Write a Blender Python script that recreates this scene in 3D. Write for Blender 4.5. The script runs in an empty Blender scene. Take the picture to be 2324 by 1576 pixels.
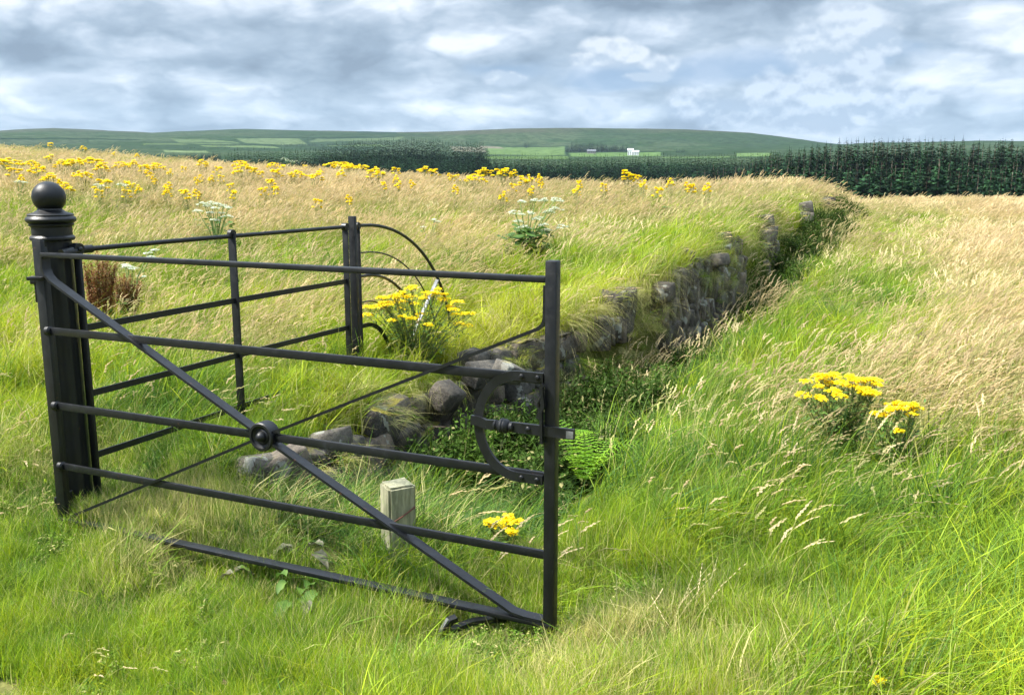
import bpy, bmesh, math, random
import numpy as np
from mathutils import Vector, Matrix, Euler
R = math.radians
random.seed(7); rng = np.random.default_rng(7)
scene = bpy.context.scene
# ------------------------------------------------------------------ camera, sky, sun, exposure
EYE = 1.6; PITCH = R(10.45); F = 2060.0; CX, CY = 1162.0, 788.0     # the photograph measured on a 2324 x 1576 grid
cam = bpy.data.cameras.new("camera"); cam.sensor_width = 36; cam.lens = 36*F/2324
cam.clip_start = 0.05; cam.clip_end = 30000
camo = bpy.data.objects.new("camera", cam); scene.collection.objects.link(camo)
camo.location = (0, 0, EYE); camo.rotation_euler = (math.pi/2-PITCH, 0, 0); scene.camera = camo
scene.view_settings.view_transform = 'Standard'; scene.view_settings.look = 'None'
scene.view_settings.exposure = 1.34; scene.view_settings.gamma = 1
scene.cycles.use_adaptive_sampling = True; scene.cycles.adaptive_threshold = 0.02
scene.cycles.max_bounces = 6; scene.cycles.transparent_max_bounces = 4; scene.cycles.volume_bounces = 0
scene.cycles.diffuse_bounces = 3; scene.cycles.glossy_bounces = 2; scene.cycles.transmission_bounces = 3
SUN_EL, SUN_AZ = R(52), R(-97)          # azimuth from +Y towards +X: the sun stands to the left, a little behind the camera
sdir = Vector((math.sin(SUN_AZ)*math.cos(SUN_EL), math.cos(SUN_AZ)*math.cos(SUN_EL), math.sin(SUN_EL)))
sun = bpy.data.lights.new("sun", 'SUN'); sun.energy = 5.0; sun.angle = R(4); sun.color = (1, .95, .86)
suno = bpy.data.objects.new("sun", sun); scene.collection.objects.link(suno)
suno.rotation_euler = sdir.to_track_quat('Z', 'Y').to_euler(); suno.location = (-20, 0, 30)

class NT:
    def __init__(s, tree): s.t = tree; s.n = tree.nodes; s.l = tree.links
    def node(s, typ, **kw):
        n = s.n.new(typ)
        for k, v in kw.items(): setattr(n, k, v)
        return n
    def set(s, sock, v):
        if isinstance(v, bpy.types.NodeSocket): s.l.new(v, sock)
        elif v is not None:
            if hasattr(sock.default_value, '__len__') and not hasattr(v, '__len__'): v = [v]*len(sock.default_value)
            if hasattr(sock.default_value, '__len__') and len(sock.default_value) == 4 and len(v) == 3: v = (*v, 1)
            sock.default_value = v
    def m(s, op, a, b=0.0, c=None, clamp=False):
        n = s.node('ShaderNodeMath', operation=op); n.use_clamp = clamp
        s.set(n.inputs[0], a); s.set(n.inputs[1], b)
        if c is not None: s.set(n.inputs[2], c)
        return n.outputs[0]
    def mix(s, f, a, b, mode='MIX'):
        n = s.node('ShaderNodeMix', data_type='RGBA', blend_type=mode)
        s.set(n.inputs[0], f); s.set(n.inputs[6], a); s.set(n.inputs[7], b); return n.outputs[2]
    def ss(s, v, lo, hi, a=0.0, b=1.0):
        n = s.node('ShaderNodeMapRange', interpolation_type='SMOOTHSTEP')
        s.set(n.inputs[0], v); s.set(n.inputs[1], lo); s.set(n.inputs[2], hi); s.set(n.inputs[3], a); s.set(n.inputs[4], b)
        return n.outputs[0]
    def noise(s, vec, scale, detail=4, rough=.5, dist=0.0):
        n = s.node('ShaderNodeTexNoise'); s.set(n.inputs['Vector'], vec); s.set(n.inputs['Scale'], scale)
        s.set(n.inputs['Detail'], detail); s.set(n.inputs['Roughness'], rough); s.set(n.inputs['Distortion'], dist)
        return n.outputs[0]
    def vec(s, x, y, z=0.0):
        n = s.node('ShaderNodeCombineXYZ'); s.set(n.inputs[0], x); s.set(n.inputs[1], y); s.set(n.inputs[2], z); return n.outputs[0]

world = bpy.data.worlds.new("World"); scene.world = world; world.use_nodes = True
def build_sky():
    w = NT(world.node_tree); w.n.clear()
    tc = w.node('ShaderNodeTexCoord'); sp = w.node('ShaderNodeSeparateXYZ'); w.l.new(tc.outputs['Generated'], sp.inputs[0])
    x, y, z = sp.outputs
    az = w.m('ARCTAN2', x, y); el = w.m('ARCSINE', z)
    def A(px): return math.atan((px-CX)/F/1.02)
    def E(py): return math.atan((408-py)/F)
    sky = w.node('ShaderNodeTexSky', sky_type='NISHITA'); sky.sun_disc = False
    sky.sun_elevation = SUN_EL; sky.sun_rotation = SUN_AZ
    base = w.mix(1.0, sky.outputs[0], (.09, .09, .09), 'MULTIPLY')
    # layered stratus, flatter and longer towards the horizon
    wob = w.noise(w.vec(w.m('MULTIPLY', az, 3.0), w.m('MULTIPLY', el, 9.0), 3.1), 1.6, 3, .5)
    az2 = w.m('ADD', az, w.m('MULTIPLY', w.m('SUBTRACT', wob, .5), .16))
    el2 = w.m('ADD', el, w.m('MULTIPLY', w.m('SUBTRACT', wob, .5), .035))
    big = w.noise(w.vec(w.m('MULTIPLY', az2, 4.2), w.m('MULTIPLY', el2, 12.5), 1.7), 1.6, 5, .55)
    fine = w.noise(w.vec(w.m('MULTIPLY', az2, 8.0), w.m('MULTIPLY', el2, 17.0), 9.7), 2.4, 5, .60)
    wn = w.node('ShaderNodeTexNoise'); w.set(wn.inputs['Vector'], w.vec(w.m('MULTIPLY', az, 9.0), w.m('MULTIPLY', el, 20.0), 7.7)); wn.inputs['Scale'].default_value = 1.5; wn.inputs['Detail'].default_value = 5
    wv = w.node('ShaderNodeVectorMath', operation='MULTIPLY_ADD'); w.l.new(wn.outputs[1], wv.inputs[0]); wv.inputs[1].default_value = (.55, .55, 0); w.l.new(w.vec(w.m('MULTIPLY', az, 4.2), w.m('MULTIPLY', el, 10.0), 0), wv.inputs[2])
    vo = w.node('ShaderNodeTexVoronoi', feature='F1', voronoi_dimensions='2D'); w.l.new(wv.outputs[0], vo.inputs['Vector']); vo.inputs['Scale'].default_value = 2.4; vo.inputs['Detail'].default_value = 2; vo.inputs['Roughness'].default_value = .45
    puff = w.m('SUBTRACT', .42, vo.outputs['Distance'])
    v = w.m('ADD', w.m('MULTIPLY', big, .75), w.m('ADD', w.m('MULTIPLY', fine, .28), w.m('MULTIPLY', puff, .34))); v = w.m('MULTIPLY_ADD', w.m('SUBTRACT', v, .39), .95, .52)
    def blob(px, py, wx, wy, amp):
        dx = w.m('DIVIDE', w.m('SUBTRACT', az2, A(px)), wx/F); dy = w.m('DIVIDE', w.m('SUBTRACT', el2, E(py)), wy/F)
        g = w.m('EXPONENT', w.m('MULTIPLY', w.m('ADD', w.m('MULTIPLY', dx, dx), w.m('MULTIPLY', dy, dy)), -1.0))
        return w.m('MULTIPLY', g, amp)
    for b in [(60, 30, 120, 60, .14), (560, 20, 260, 50, .16), (800, 45, 130, 40, .13), (330, 110, 160, 28, -.05),
              (90, 155, 110, 26, -.16), (560, 170, 240, 26, -.19), (880, 165, 150, 28, -.22), (430, 250, 160, 30, -.20), (250, 200, 120, 22, .04),
              (40, 205, 120, 22, .12), (700, 205, 250, 18, .06), (960, 60, 160, 30, -.04), (1330, 25, 160, 34, -.15), (1700, 40, 180, 34, -.13),
              (1050, 120, 100, 26, .12), (620, 110, 150, 25, .06), (200, 285, 240, 14, .03), (640, 285, 220, 14, .00),
              (1500, 90, 190, 28, .07), (2200, 80, 200, 120, .06), (1450, 262, 120, 22, .22), (1100, 262, 200, 25, .05), (2200, 210, 180, 26, .07), (2060, 225, 120, 20, .18), (1780, 300, 240, 14, .12), (1720, 270, 240, 26, -.08), (2290, 290, 80, 40, -.05)]:
        v = w.m('ADD', v, blob(*b))
    cr = w.node('ShaderNodeValToRGB'); w.l.new(v, cr.inputs[0]); e = cr.color_ramp.elements
    e[0].position = .28; e[0].color = (.22, .29, .385, 1); e[1].position = .80; e[1].color = (.92, .97, 1.05, 1)
    for p, c in [(.40, (.30, .39, .50, 1)), (.52, (.42, .52, .64, 1)), (.66, (.63, .72, .84, 1))]:
        q = e.new(p); q.color = c
    col = cr.outputs[0]
    # open blue between the layers, right of centre
    hole = w.m('ADD', blob(1680, 175, 250, 38, 1.0), w.m('ADD', blob(1180, 170, 110, 32, .6), w.m('ADD', blob(1400, 190, 90, 24, .9), w.m('ADD', blob(2330, 20, 60, 50, 1.3), blob(1960, 130, 90, 60, .5)))))
    hole = w.ss(w.m('ADD', hole, w.m('MULTIPLY', w.m('SUBTRACT', fine, .5), 1.0)), .15, .95)
    col = w.mix(w.m('MULTIPLY', hole, .75), col, w.mix(.15, (.22, .37, .60, 1), base))
    # heaped clouds with crisp tops
    pn = w.noise(w.vec(w.m('MULTIPLY', az, 20.0), w.m('MULTIPLY', el, 24.0), 4.4), 1.9, 5, .46)
    pn2 = w.noise(w.vec(w.m('MULTIPLY', az, 20.0), w.m('MULTIPLY', w.m('SUBTRACT', el, .006), 24.0), 4.4), 1.9, 5, .46)
    def heap(items, c_lo, c_hi, ylo, yhi):
        nonlocal col
        d = None
        for (px, py, wx, wy) in items:
            dx = w.m('DIVIDE', w.m('SUBTRACT', az, A(px)), wx/F); dy = w.m('DIVIDE', w.m('SUBTRACT', el, E(py)), wy/F)
            q = w.m('SUBTRACT', 1.0, w.m('SQRT', w.m('ADD', w.m('MULTIPLY', dx, dx), w.m('MULTIPLY', dy, dy))))
            d = q if d is None else w.m('SMOOTH_MAX', d, q, .25)
        d2 = w.m('ADD', d, w.m('MULTIPLY', w.m('SUBTRACT', pn, .5), 1.15))
        msk = w.ss(d2, -.04, .38)
        lit = w.m('ADD', w.ss(el, E(ylo), E(yhi)), w.m('MULTIPLY', w.m('SUBTRACT', pn, pn2), 5.0))
        lit = w.m('ADD', lit, w.m('MULTIPLY', w.m('SUBTRACT', pn, .5), .9), clamp=True)
        col = w.mix(w.m('MULTIPLY', msk, .9), col, w.mix(lit, c_lo, c_hi))
    heap([(1900, 105, 95, 52), (1860, 140, 90, 45), (1960, 130, 80, 40)], (.46, .57, .71, 1), (.74, .82, .92, 1), 165, 60)
    heap([(1375, 128, 68, 26), (1330, 150, 55, 18), (1430, 140, 45, 20), (1485, 165, 44, 30), (1465, 188, 60, 14), (1150, 190, 70, 20)], (.50, .60, .73, 1), (.80, .86, .93, 1), 195, 110)
    heap([(1560, 250, 62, 46), (1640, 262, 100, 40), (1760, 235, 100, 60), (1880, 220, 110, 62), (1990, 255, 110, 50), (1850, 275, 220, 40), (1940, 170, 50, 26)], (.36, .46, .60, 1), (.66, .75, .87, 1), 310, 175)
    heap([(1360, 262, 45, 26), (1340, 240, 70, 14)], (.44, .55, .69, 1), (.60, .69, .81, 1), 290, 235)
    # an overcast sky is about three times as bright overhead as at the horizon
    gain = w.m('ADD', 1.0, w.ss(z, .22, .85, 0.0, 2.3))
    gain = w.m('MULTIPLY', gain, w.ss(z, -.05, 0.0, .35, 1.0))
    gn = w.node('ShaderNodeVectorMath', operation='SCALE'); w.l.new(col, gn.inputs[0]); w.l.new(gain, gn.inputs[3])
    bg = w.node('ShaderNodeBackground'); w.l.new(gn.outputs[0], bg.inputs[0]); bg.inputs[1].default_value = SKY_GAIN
    out = w.node('ShaderNodeOutputWorld'); w.l.new(bg.outputs[0], out.inputs[0])
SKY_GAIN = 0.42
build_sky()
world.cycles.sampling_method = 'MANUAL'; world.cycles.sample_map_resolution = 512

# ------------------------------------------------------------------ helpers
col0 = scene.collection
def ray(px, py):
    u = (px-CX)/F; v = -(py-CY)/F; c, s = math.cos(PITCH), math.sin(PITCH)
    return Vector((u, c+v*s, -s+v*c))
def atY(px, py, Y):
    r = ray(px, py); t = Y/r.y; return Vector((r.x*t, Y, EYE+r.z*t))
def tag(o, label=None, cat=None, group=None, kind=None):
    if label: o['label'] = label
    if cat: o['category'] = cat
    if group: o['group'] = group
    if kind: o['kind'] = kind
    return o
def empty(name, loc, rz=0.0):
    o = bpy.data.objects.new(name, None); col0.objects.link(o); o.location = loc; o.rotation_euler[2] = rz
    o.empty_display_size = .1; return o
def link_mesh(name, me, mat=None, parent=None):
    o = bpy.data.objects.new(name, me); col0.objects.link(o)
    if mat is not None:
        for mm in (mat if isinstance(mat, (list, tuple)) else [mat]): me.materials.append(mm)
    if parent: o.parent = parent
    return o
def obj(name, bm, mat=None, parent=None, smooth=None, world_space=False):
    """bmesh -> one object; world_space: the vertices are in world coordinates and get moved into the parent's frame"""
    if world_space and parent:
        M = (Matrix.Translation(parent.location) @ parent.rotation_euler.to_matrix().to_4x4()).inverted()
        bmesh.ops.transform(bm, matrix=M, verts=bm.verts)
    bmesh.ops.recalc_face_normals(bm, faces=bm.faces)
    me = bpy.data.meshes.new(name); bm.to_mesh(me); bm.free()
    if smooth is not None:
        me.polygons.foreach_set('use_smooth', [True]*len(me.polygons)); me.set_sharp_from_angle(angle=R(smooth))
    return link_mesh(name, me, mat, parent)
def copy_tree(o, parent=None):
    c = o.copy(); col0.objects.link(c)
    if parent: c.parent = parent
    for ch in list(o.children): copy_tree(ch, c)
    return c
def mesh_np(name, V, Fs, cols=None, smooth=False):
    """numpy verts + list of (k,4)/(k,3) face arrays"""
    me = bpy.data.meshes.new(name); V = np.asarray(V, dtype=np.float32)
    Fs = [np.asarray(f, dtype=np.int32) for f in (Fs if isinstance(Fs, list) else [Fs]) if len(f)]
    me.vertices.add(len(V)); me.vertices.foreach_set('co', V.ravel())
    nl = sum(f.size for f in Fs); npoly = sum(len(f) for f in Fs)
    me.loops.add(nl); me.loops.foreach_set('vertex_index', np.concatenate([f.ravel() for f in Fs]))
    me.polygons.add(npoly)
    tot = np.concatenate([np.full(len(f), f.shape[1], dtype=np.int32) for f in Fs])
    me.polygons.foreach_set('loop_start', np.concatenate([[0], np.cumsum(tot)[:-1]]).astype(np.int32))
    me.update(calc_edges=True)
    if cols is not None:
        a = me.color_attributes.new('bc', 'FLOAT_COLOR', 'POINT'); c = np.ones((len(V), 4), dtype=np.float32); c[:, :cols.shape[1]] = cols
        a.data.foreach_set('color', c.ravel())
    if smooth: me.polygons.foreach_set('use_smooth', np.ones(npoly, dtype=bool))
    return me
def frame_of(d, up=Vector((0, 0, 1))):
    d = d.normalized(); s = d.cross(up)
    if s.length < 1e-4: s = d.cross(Vector((0, 1, 0)))
    s.normalize(); return d, s, s.cross(d).normalized()
def bar(bm, p0, p1, w, h, up=Vector((0, 0, 1)), bev=.002):
    """rectangular bar: w along the sideways axis, h along up"""
    p0, p1 = Vector(p0), Vector(p1); d, s, u = frame_of(p1-p0, up)
    vs = [bm.verts.new(p + s*(a*w/2) + u*(b*h/2)) for p in (p0, p1) for a, b in ((-1, -1), (1, -1), (1, 1), (-1, 1))]
    fs = [(0, 1, 2, 3), (7, 6, 5, 4), (0, 4, 5, 1), (1, 5, 6, 2), (2, 6, 7, 3), (3, 7, 4, 0)]
    faces = [bm.faces.new([vs[i] for i in f]) for f in fs]
    if bev: bmesh.ops.bevel(bm, geom=list({e for f in faces for e in f.edges}), offset=bev, segments=2, affect='EDGES', profile=.5)
def ribbon(bm, pts, w, h, side):
    """rectangular section swept along pts; w along the fixed vector side, h in the bending plane"""
    side = Vector(side).normalized(); rings = []
    for i, p in enumerate(pts):
        d = (Vector(pts[min(i+1, len(pts)-1)])-Vector(pts[max(i-1, 0)])).normalized(); n = side.cross(d).normalized()
        rings.append([bm.verts.new(Vector(p)+side*(a*w/2)+n*(b*h/2)) for a, b in ((-1, -1), (1, -1), (1, 1), (-1, 1))])
    for a, b in zip(rings, rings[1:]):
        for k in range(4): bm.faces.new([a[k], a[(k+1) % 4], b[(k+1) % 4], b[k]])
    bm.faces.new(rings[0]); bm.faces.new(rings[-1][::-1])
def tube(bm, pts, r, n=10, cap=True):
    rs = r if hasattr(r, '__len__') else [r]*len(pts); rings = []; prev = None
    for i, p in enumerate(pts):
        d = (Vector(pts[min(i+1, len(pts)-1)])-Vector(pts[max(i-1, 0)])).normalized()
        if prev is None: _, s, u = frame_of(d)
        else:
            s = (prev-d*prev.dot(d)).normalized(); u = s.cross(d).normalized()
        prev = s
        rings.append([bm.verts.new(Vector(p)+(s*math.cos(2*math.pi*k/n)+u*math.sin(2*math.pi*k/n))*rs[i]) for k in range(n)])
    for a, b in zip(rings, rings[1:]):
        for k in range(n): bm.faces.new([a[k], a[(k+1) % n], b[(k+1) % n], b[k]])
    if cap: bm.faces.new(rings[0]); bm.faces.new(rings[-1][::-1])
def lathe(bm, prof, M=Matrix(), n=32):
    """prof: (radius, height) pairs round the z axis, then placed by M"""
    rings = []
    for r, z in prof:
        rings.append([bm.verts.new(M @ Vector((r*math.cos(2*math.pi*k/n), r*math.sin(2*math.pi*k/n), z))) for k in range(n)])
    for a, b in zip(rings, rings[1:]):
        for k in range(n): bm.faces.new([a[k], a[(k+1) % n], b[(k+1) % n], b[k]])
    bm.faces.new(rings[0]); bm.faces.new(rings[-1][::-1])
def axis_matrix(p, d):
    return Matrix.Translation(p) @ Vector(d).to_track_quat('Z', 'Y').to_matrix().to_4x4()
def new_mat(name):
    m = bpy.data.materials.new(name); m.use_nodes = True; t = NT(m.node_tree); t.n.clear()
    out = t.node('ShaderNodeOutputMaterial'); p = t.node('ShaderNodeBsdfPrincipled'); t.l.new(p.outputs[0], out.inputs[0])
    return m, t, p, out
def bump(t, p, h, strength=.3, dist=.01):
    b = t.node('ShaderNodeBump'); b.inputs['Strength'].default_value = strength; b.inputs['Distance'].default_value = dist
    t.set(b.inputs['Height'], h); t.l.new(b.outputs[0], p.inputs['Normal'])
def coord(t, which='Object'): return t.node('ShaderNodeTexCoord').outputs[which]
def pos(t): return t.node('ShaderNodeNewGeometry').outputs['Position']
def vnoise(x, y, sc, seed=0):
    """smooth value noise, 0..1"""
    x = np.asarray(x)*sc+seed*17.3; y = np.asarray(y)*sc+seed*9.1
    xi = np.floor(x).astype(np.int64); yi = np.floor(y).astype(np.int64); fx = x-xi; fy = y-yi
    fx = fx*fx*(3-2*fx); fy = fy*fy*(3-2*fy)
    def h(a, b):
        n = (a*374761393+b*668265263+seed*1442695041) & 0x7fffffff; n = ((n ^ (n >> 13))*1274126177) & 0x7fffffff
        return ((n ^ (n >> 16)) & 0xffff)/65535.0
    return (h(xi, yi)*(1-fx)+h(xi+1, yi)*fx)*(1-fy)+(h(xi, yi+1)*(1-fx)+h(xi+1, yi+1)*fx)*fy
def fbm(x, y, sc, seed=0, o=4):
    a = 0; w = 0
    for i in range(o): a = a+vnoise(x, y, sc*2**i, seed+i)*.5**i; w += .5**i
    return a/w
def sstep(a, b, x):
    t = np.clip((x-a)/(b-a), 0, 1); return t*t*(3-2*t)

# ------------------------------------------------------------------ the land
W = np.array([(-6, 2.9), (-3.2, 3.75), (-2.0, 4.15), (-1.45, 4.5), (-1.12, 4.95), (-.87, 5.6), (-.6, 6.3), (-.3, 6.75), (.06, 7.1), (.63, 7.7),
              (1.43, 8.7), (2.4, 10.4), (3.8, 13.3), (5.4, 16.5), (7.0, 20), (8.6, 23.5), (10.5, 27), (14, 32), (26, 44)], float)
WS = np.concatenate([[0], np.cumsum(np.hypot(*np.diff(W, axis=0).T))])
WFOOT = np.array([0, 0, 0, -.03, -.26, -.44, -.52, -.54, -.52, -.48, -.42, -.26, .10, .42, .68, .70, .6, .5, .3])
WDITCH = np.array([0, 0, 0, .3, 1, 1, 1, 1, 1, 1, 1, 1, 1, 1, 1, .6, .2, 0, 0])
WDW = np.array([1.5, 1.5, 1.6, 1.8, 2.0, 1.9, 1.8, 1.65, 1.5, 1.15, .95, .85, .8, .8, .9, 1, 1, 1, 1])
WWID = np.array([1.0, .8, .5, .15, .07, .07, .07, .07, .07, .07, .07, .07, .30, .42, .5, .7, 1.5, 3, 5])
def wall_sd(x, y):
    """signed distance to the wall line (right of it is positive) and arc length along it"""
    x = np.asarray(x, float); y = np.asarray(y, float)
    best = np.full(x.shape, 1e9); sd = np.zeros(x.shape); s = np.zeros(x.shape)
    for i in range(len(W)-1):
        a = W[i]; d = W[i+1]-a; L = np.hypot(*d); d = d/L
        lo = -1e3 if i == 0 else 0; hi = 1e3 if i == len(W)-2 else L
        t = np.clip((x-a[0])*d[0]+(y-a[1])*d[1], lo, hi)
        qx = x-a[0]-d[0]*t; qy = y-a[1]-d[1]*t; q = np.hypot(qx, qy)
        sg = np.sign(qx*d[1]-qy*d[0]); sg[sg == 0] = 1
        k = q < best; best = np.where(k, q, best); sd = np.where(k, q*sg, sd); s = np.where(k, WS[i]+np.clip(t, 0, L), s)
    return sd, s
def tps_fit(P):
    P = np.array(P, float); X = P[:, :2]; n = len(P)
    r = np.hypot(X[:, None, 0]-X[None, :, 0], X[:, None, 1]-X[None, :, 1]); K = np.where(r > 0, r*r*np.log(r+1e-9), 0)+np.eye(n)*.05
    A = np.zeros((n+3, n+3)); A[:n, :n] = K; A[:n, n] = 1; A[:n, n+1:] = X; A[n, :n] = 1; A[n+1:, :n] = X.T
    return X, np.linalg.solve(A, np.concatenate([P[:, 2], [0, 0, 0]]))
def tps(m, x, y):
    X, c = m; z = c[len(X)]+c[len(X)+1]*x+c[len(X)+2]*y
    for i in range(len(X)):
        r2 = (x-X[i, 0])**2+(y-X[i, 1])**2; z = z+c[i]*.5*r2*np.log(r2+1e-12)
    return z
U_T = tps_fit([(-2.2, 4.4, .06), (-1.1, 6.3, .2), (-.9, 5.6, .15), (-1.4, 5, .08), (-.58, 6.5, .17), (.0, 7.3, .28), (.6, 7.9, .42), (1.3, 8.9, .62), (2.3, 10.6, .82),
               (6.8, 20.3, 1.12), (3.6, 13.6, .98), (-4.5, 7.9, .12), (-5, 5, .0), (-8, 4, -.05), (-12, 22, 1.35), (0, 22, 1.15), (-26, 45, 3.0), (0, 32, 1.08), (-15, 40, 2.12), (-6.3, 36.7, 1.50),
               (6, 28, .74), (-6, 14, .65), (0, 12, .62), (-3, 10, .38), (5.5, 21.5, 1.12), (-20, 30, 1.75), (-14, 12, .4), (0, 60, 1.2), (-30, 60, 3.2)])
L_T = tps_fit([(0, 1, 0), (0, 2.6, 0), (-3, 2.6, -.02), (-6, 2, 0), (.5, 3.5, 0), (2, 4, 0), (2, 5.4, -.02), (4, 5, .05), (.9, 5.5, -.1), (1.5, 7, -.1), (2.5, 9, .05), (2.7, 10, .1),
               (5, 15, .36), (8.2, 20, .66), (10, 24, .62), (16, 30, .58), (12, 12, .3), (8, 8, .15), (18, 20, .5), (22, 35, .6), (-1.2, 4.1, -.04), (-.9, 3.45, -.11), (-.2, 3.15, -.10), (-1.6, 3.75, -.10), (-1.9, 3.95, -.05), (.2, 3.0, -.06), (-.5, 3.9, -.05), (12, 36, .6), (4, 12, .18), (-4, 4, 0)])
AZk = np.radians([-90, -60, -29, -20, -10, 0, 12, 20, 24, 30, 60, 90]); RCk = np.array([55, 55, 51, 44, 37, 32, 29, 25, 30, 30, 30, 30.])
# far land: height at given distances for directions named by the photograph's column
def az_of(px): return math.atan((px-CX)/F/1.02)
def z_of(py, r, px=CX): return EYE+(408-py)/F/1.015*r
HK = np.array([0, 130, 350, 560, 700, 870, 1000, 1200, 1550, 1700, 1860, 1960, 2324, 2600], float); HY = np.array([306, 300, 308, 298, 300, 302, 300, 290, 292, 300, 322, 330, 345, 350], float)
HR = np.array([4600, 4600, 4400, 4200, 4000, 3700, 3400, 3000, 3000, 3000, 2900, 2900, 2900, 2900], float)
HAZ = np.array([az_of(p) for p in HK])
FR = np.array([60, 150, 260, 420, 600, 1000, 1500, 2000, 2400.])
FZ = np.array([-8, -9, -8, -3, 0, 18, 40, 63, 88.])
def height(x, y):
    x = np.asarray(x, float); y = np.asarray(y, float); az = np.arctan2(x, y); r = np.hypot(x, y)
    rc = np.interp(az, AZk, RCk); k = np.minimum(1, rc/np.maximum(r, 1e-6)); xc = x*k; yc = y*k
    sd, s = wall_sd(xc, yc)
    U = tps(U_T, xc, yc); L = tps(L_T, xc, yc)
    foot = np.interp(s, WS, WFOOT); dt = np.interp(s, WS, WDITCH); w = np.interp(s, WS, WWID)
    dw = np.interp(s, WS, WDW); Ld = foot+(L-foot)*sstep(.35*dw, dw*1.1, sd); L = L+(np.minimum(Ld, L)-L)*dt
    n = (fbm(xc, yc, .8, 3)-.5)*.10+(fbm(xc, yc, 4, 8, 2)-.5)*.03
    near = U+(L-U)*sstep(-w, w*.3, sd)+n*np.clip((r-3.2)/4, .15, 1)
    d = np.maximum(r-rc, 0); base = np.interp(r, FR, FZ)
    z = near+(base-near)*(1-np.exp(-(d/55)**2))
    hy = np.interp(az, HAZ, HY); hr = np.interp(az, HAZ, HR); hz = EYE+(408-hy-5)/F/1.015*hr*np.cos(az)
    t = np.clip((r-2400)/(hr-2400), 0, 1); zb = 88+(hz-88)*(1-(1-t)**1.7)
    z = np.where(r > 2400, zb-np.maximum(r-hr, 0)*.12, z)
    z = z+(fbm(x, y, 1/260, 21, 4)-.5)*np.clip((r-1200)/1500, 0, 1)*22*(1-t*.8)
    return z
def h1(x, y): return float(height(np.array([x]), np.array([y]))[0])
def hit(px, py, above=0.0, rmax=60):
    """first place along the sight line where the land (raised by above) is met"""
    r = ray(px, py); t = np.concatenate([np.linspace(2, 12, 800), np.linspace(12, rmax, 1200)])/r.y
    z = height(r.x*t, r.y*t)+above; g = EYE+r.z*t-z; k = np.where(g < 0)[0]
    i = k[0] if len(k) else int(np.argmin(g[t*r.y > 8]))+int((t*r.y <= 8).sum())
    X, Y = r.x*t[i], r.y*t[i]; return Vector((X, Y, float(z[i])-above))
def polar_grid(azs, rs):
    A, RR = np.meshgrid(azs, rs); X = RR*np.sin(A); Y = RR*np.cos(A); Z = height(X.ravel(), Y.ravel()).reshape(X.shape)
    V = np.stack([X, Y, Z], -1).reshape(-1, 3); n = len(azs); i = np.arange(len(rs)-1)[:, None]*n+np.arange(n-1)[None, :]
    Fq = np.stack([i, i+1, i+n+1, i+n], -1).reshape(-1, 4)[:, ::-1]
    return V, Fq

m_ground, t, p, _ = new_mat("thatch_and_soil")
P = pos(t); n1 = t.noise(P, .35, 5); n2 = t.noise(P, 9, 6, .65); n3 = t.noise(P, 60, 3, .6)
c = t.mix(t.ss(n2, .35, .65), (.035, .055, .012), (.10, .085, .035)); c = t.mix(t.ss(n3, .4, .7), c, (.16, .15, .055))
c = t.mix(t.m('MULTIPLY', t.ss(n1, .4, .65), .5), c, (.13, .16, .03)); t.set(p.inputs['Base Color'], c); p.inputs['Roughness'].default_value = .95
p.inputs['Specular IOR Level'].default_value = .1; bump(t, p, n2, .6, .03)
azs = np.concatenate([np.radians(np.linspace(-180, -46, 60)), np.radians(np.linspace(-45, 45, 700)), np.radians(np.linspace(46, 180, 60))])
rs = np.concatenate([[.02], np.linspace(.4, 2, 12), np.geomspace(2.03, 60, 520), np.geomspace(62, 640, 60)])
V, Fq = polar_grid(azs, rs)
ground = link_mesh('ground', mesh_np('ground', V, Fq, smooth=True), m_ground); tag(ground, kind='structure')

# hills: moor, pasture and hay fields laid out by compass direction and distance
azs = np.radians(np.linspace(-44, 44, 900)); rs = np.concatenate([np.geomspace(600, 2400, 190), np.geomspace(2412, 5600, 200)])
V, Fq = polar_grid(azs, rs); V[:len(azs), 2] -= 1
A = np.arctan2(V[:, 0], V[:, 1]); RR = np.hypot(V[:, 0], V[:, 1]); N1 = fbm(V[:, 0], V[:, 1], 1/420, 31, 5); N2 = fbm(V[:, 0], V[:, 1], 1/70, 35, 4)
N3 = fbm(V[:, 0], V[:, 1]*.5, 1/25, 39, 3)
C = np.array([.024, .044, .022])[None, :]*(1+0*N1[:, None])
def mixc(m, c):
    global C; C = C*(1-m[:, None])+np.array(c)[None, :]*m[:, None]
mixc(sstep(.45, .62, N1), (.042, .062, .032)); mixc(sstep(.55, .64, N2)*.8, (.022, .045, .018))
hr = np.interp(A, HAZ, HR); tt = np.clip((RR-2400)/(hr-2400), 0, 1)
mixc(sstep(.35, .75, tt+(N1-.5)*.7)*.8, (.050, .048, .036)); mixc(sstep(.35, .75, tt)*sstep(.5, .6, N3)*.6, (.05, .065, .03))
mixc(sstep(.60, .70, N3)*(1-tt)*.6, (.02, .04, .015))
def field(p0, p1, r0, r1, c, skew=0, wob=.3):
    a0, a1 = az_of(p0), az_of(p1); u = (A-a0)/(a1-a0)+(RR-r0)/(r1-r0)*skew+(N2-.5)*wob*.2; v_ = (RR-r0)/(r1-r0)+(N2-.5)*wob+(u-.5)*skew
    m = sstep(0, .02, u)*sstep(1, .98, u)*sstep(0, .05, v_)*sstep(1, .95, v_); mixc(m, c)
field(1105, 1283, 1520, 2330, (0.078, 0.125, 0.045)); field(1030, 1105, 1750, 2300, (.10, .10, .07), .1); field(1100, 1150, 2150, 2340, (.13, .12, .09), .3)
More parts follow.
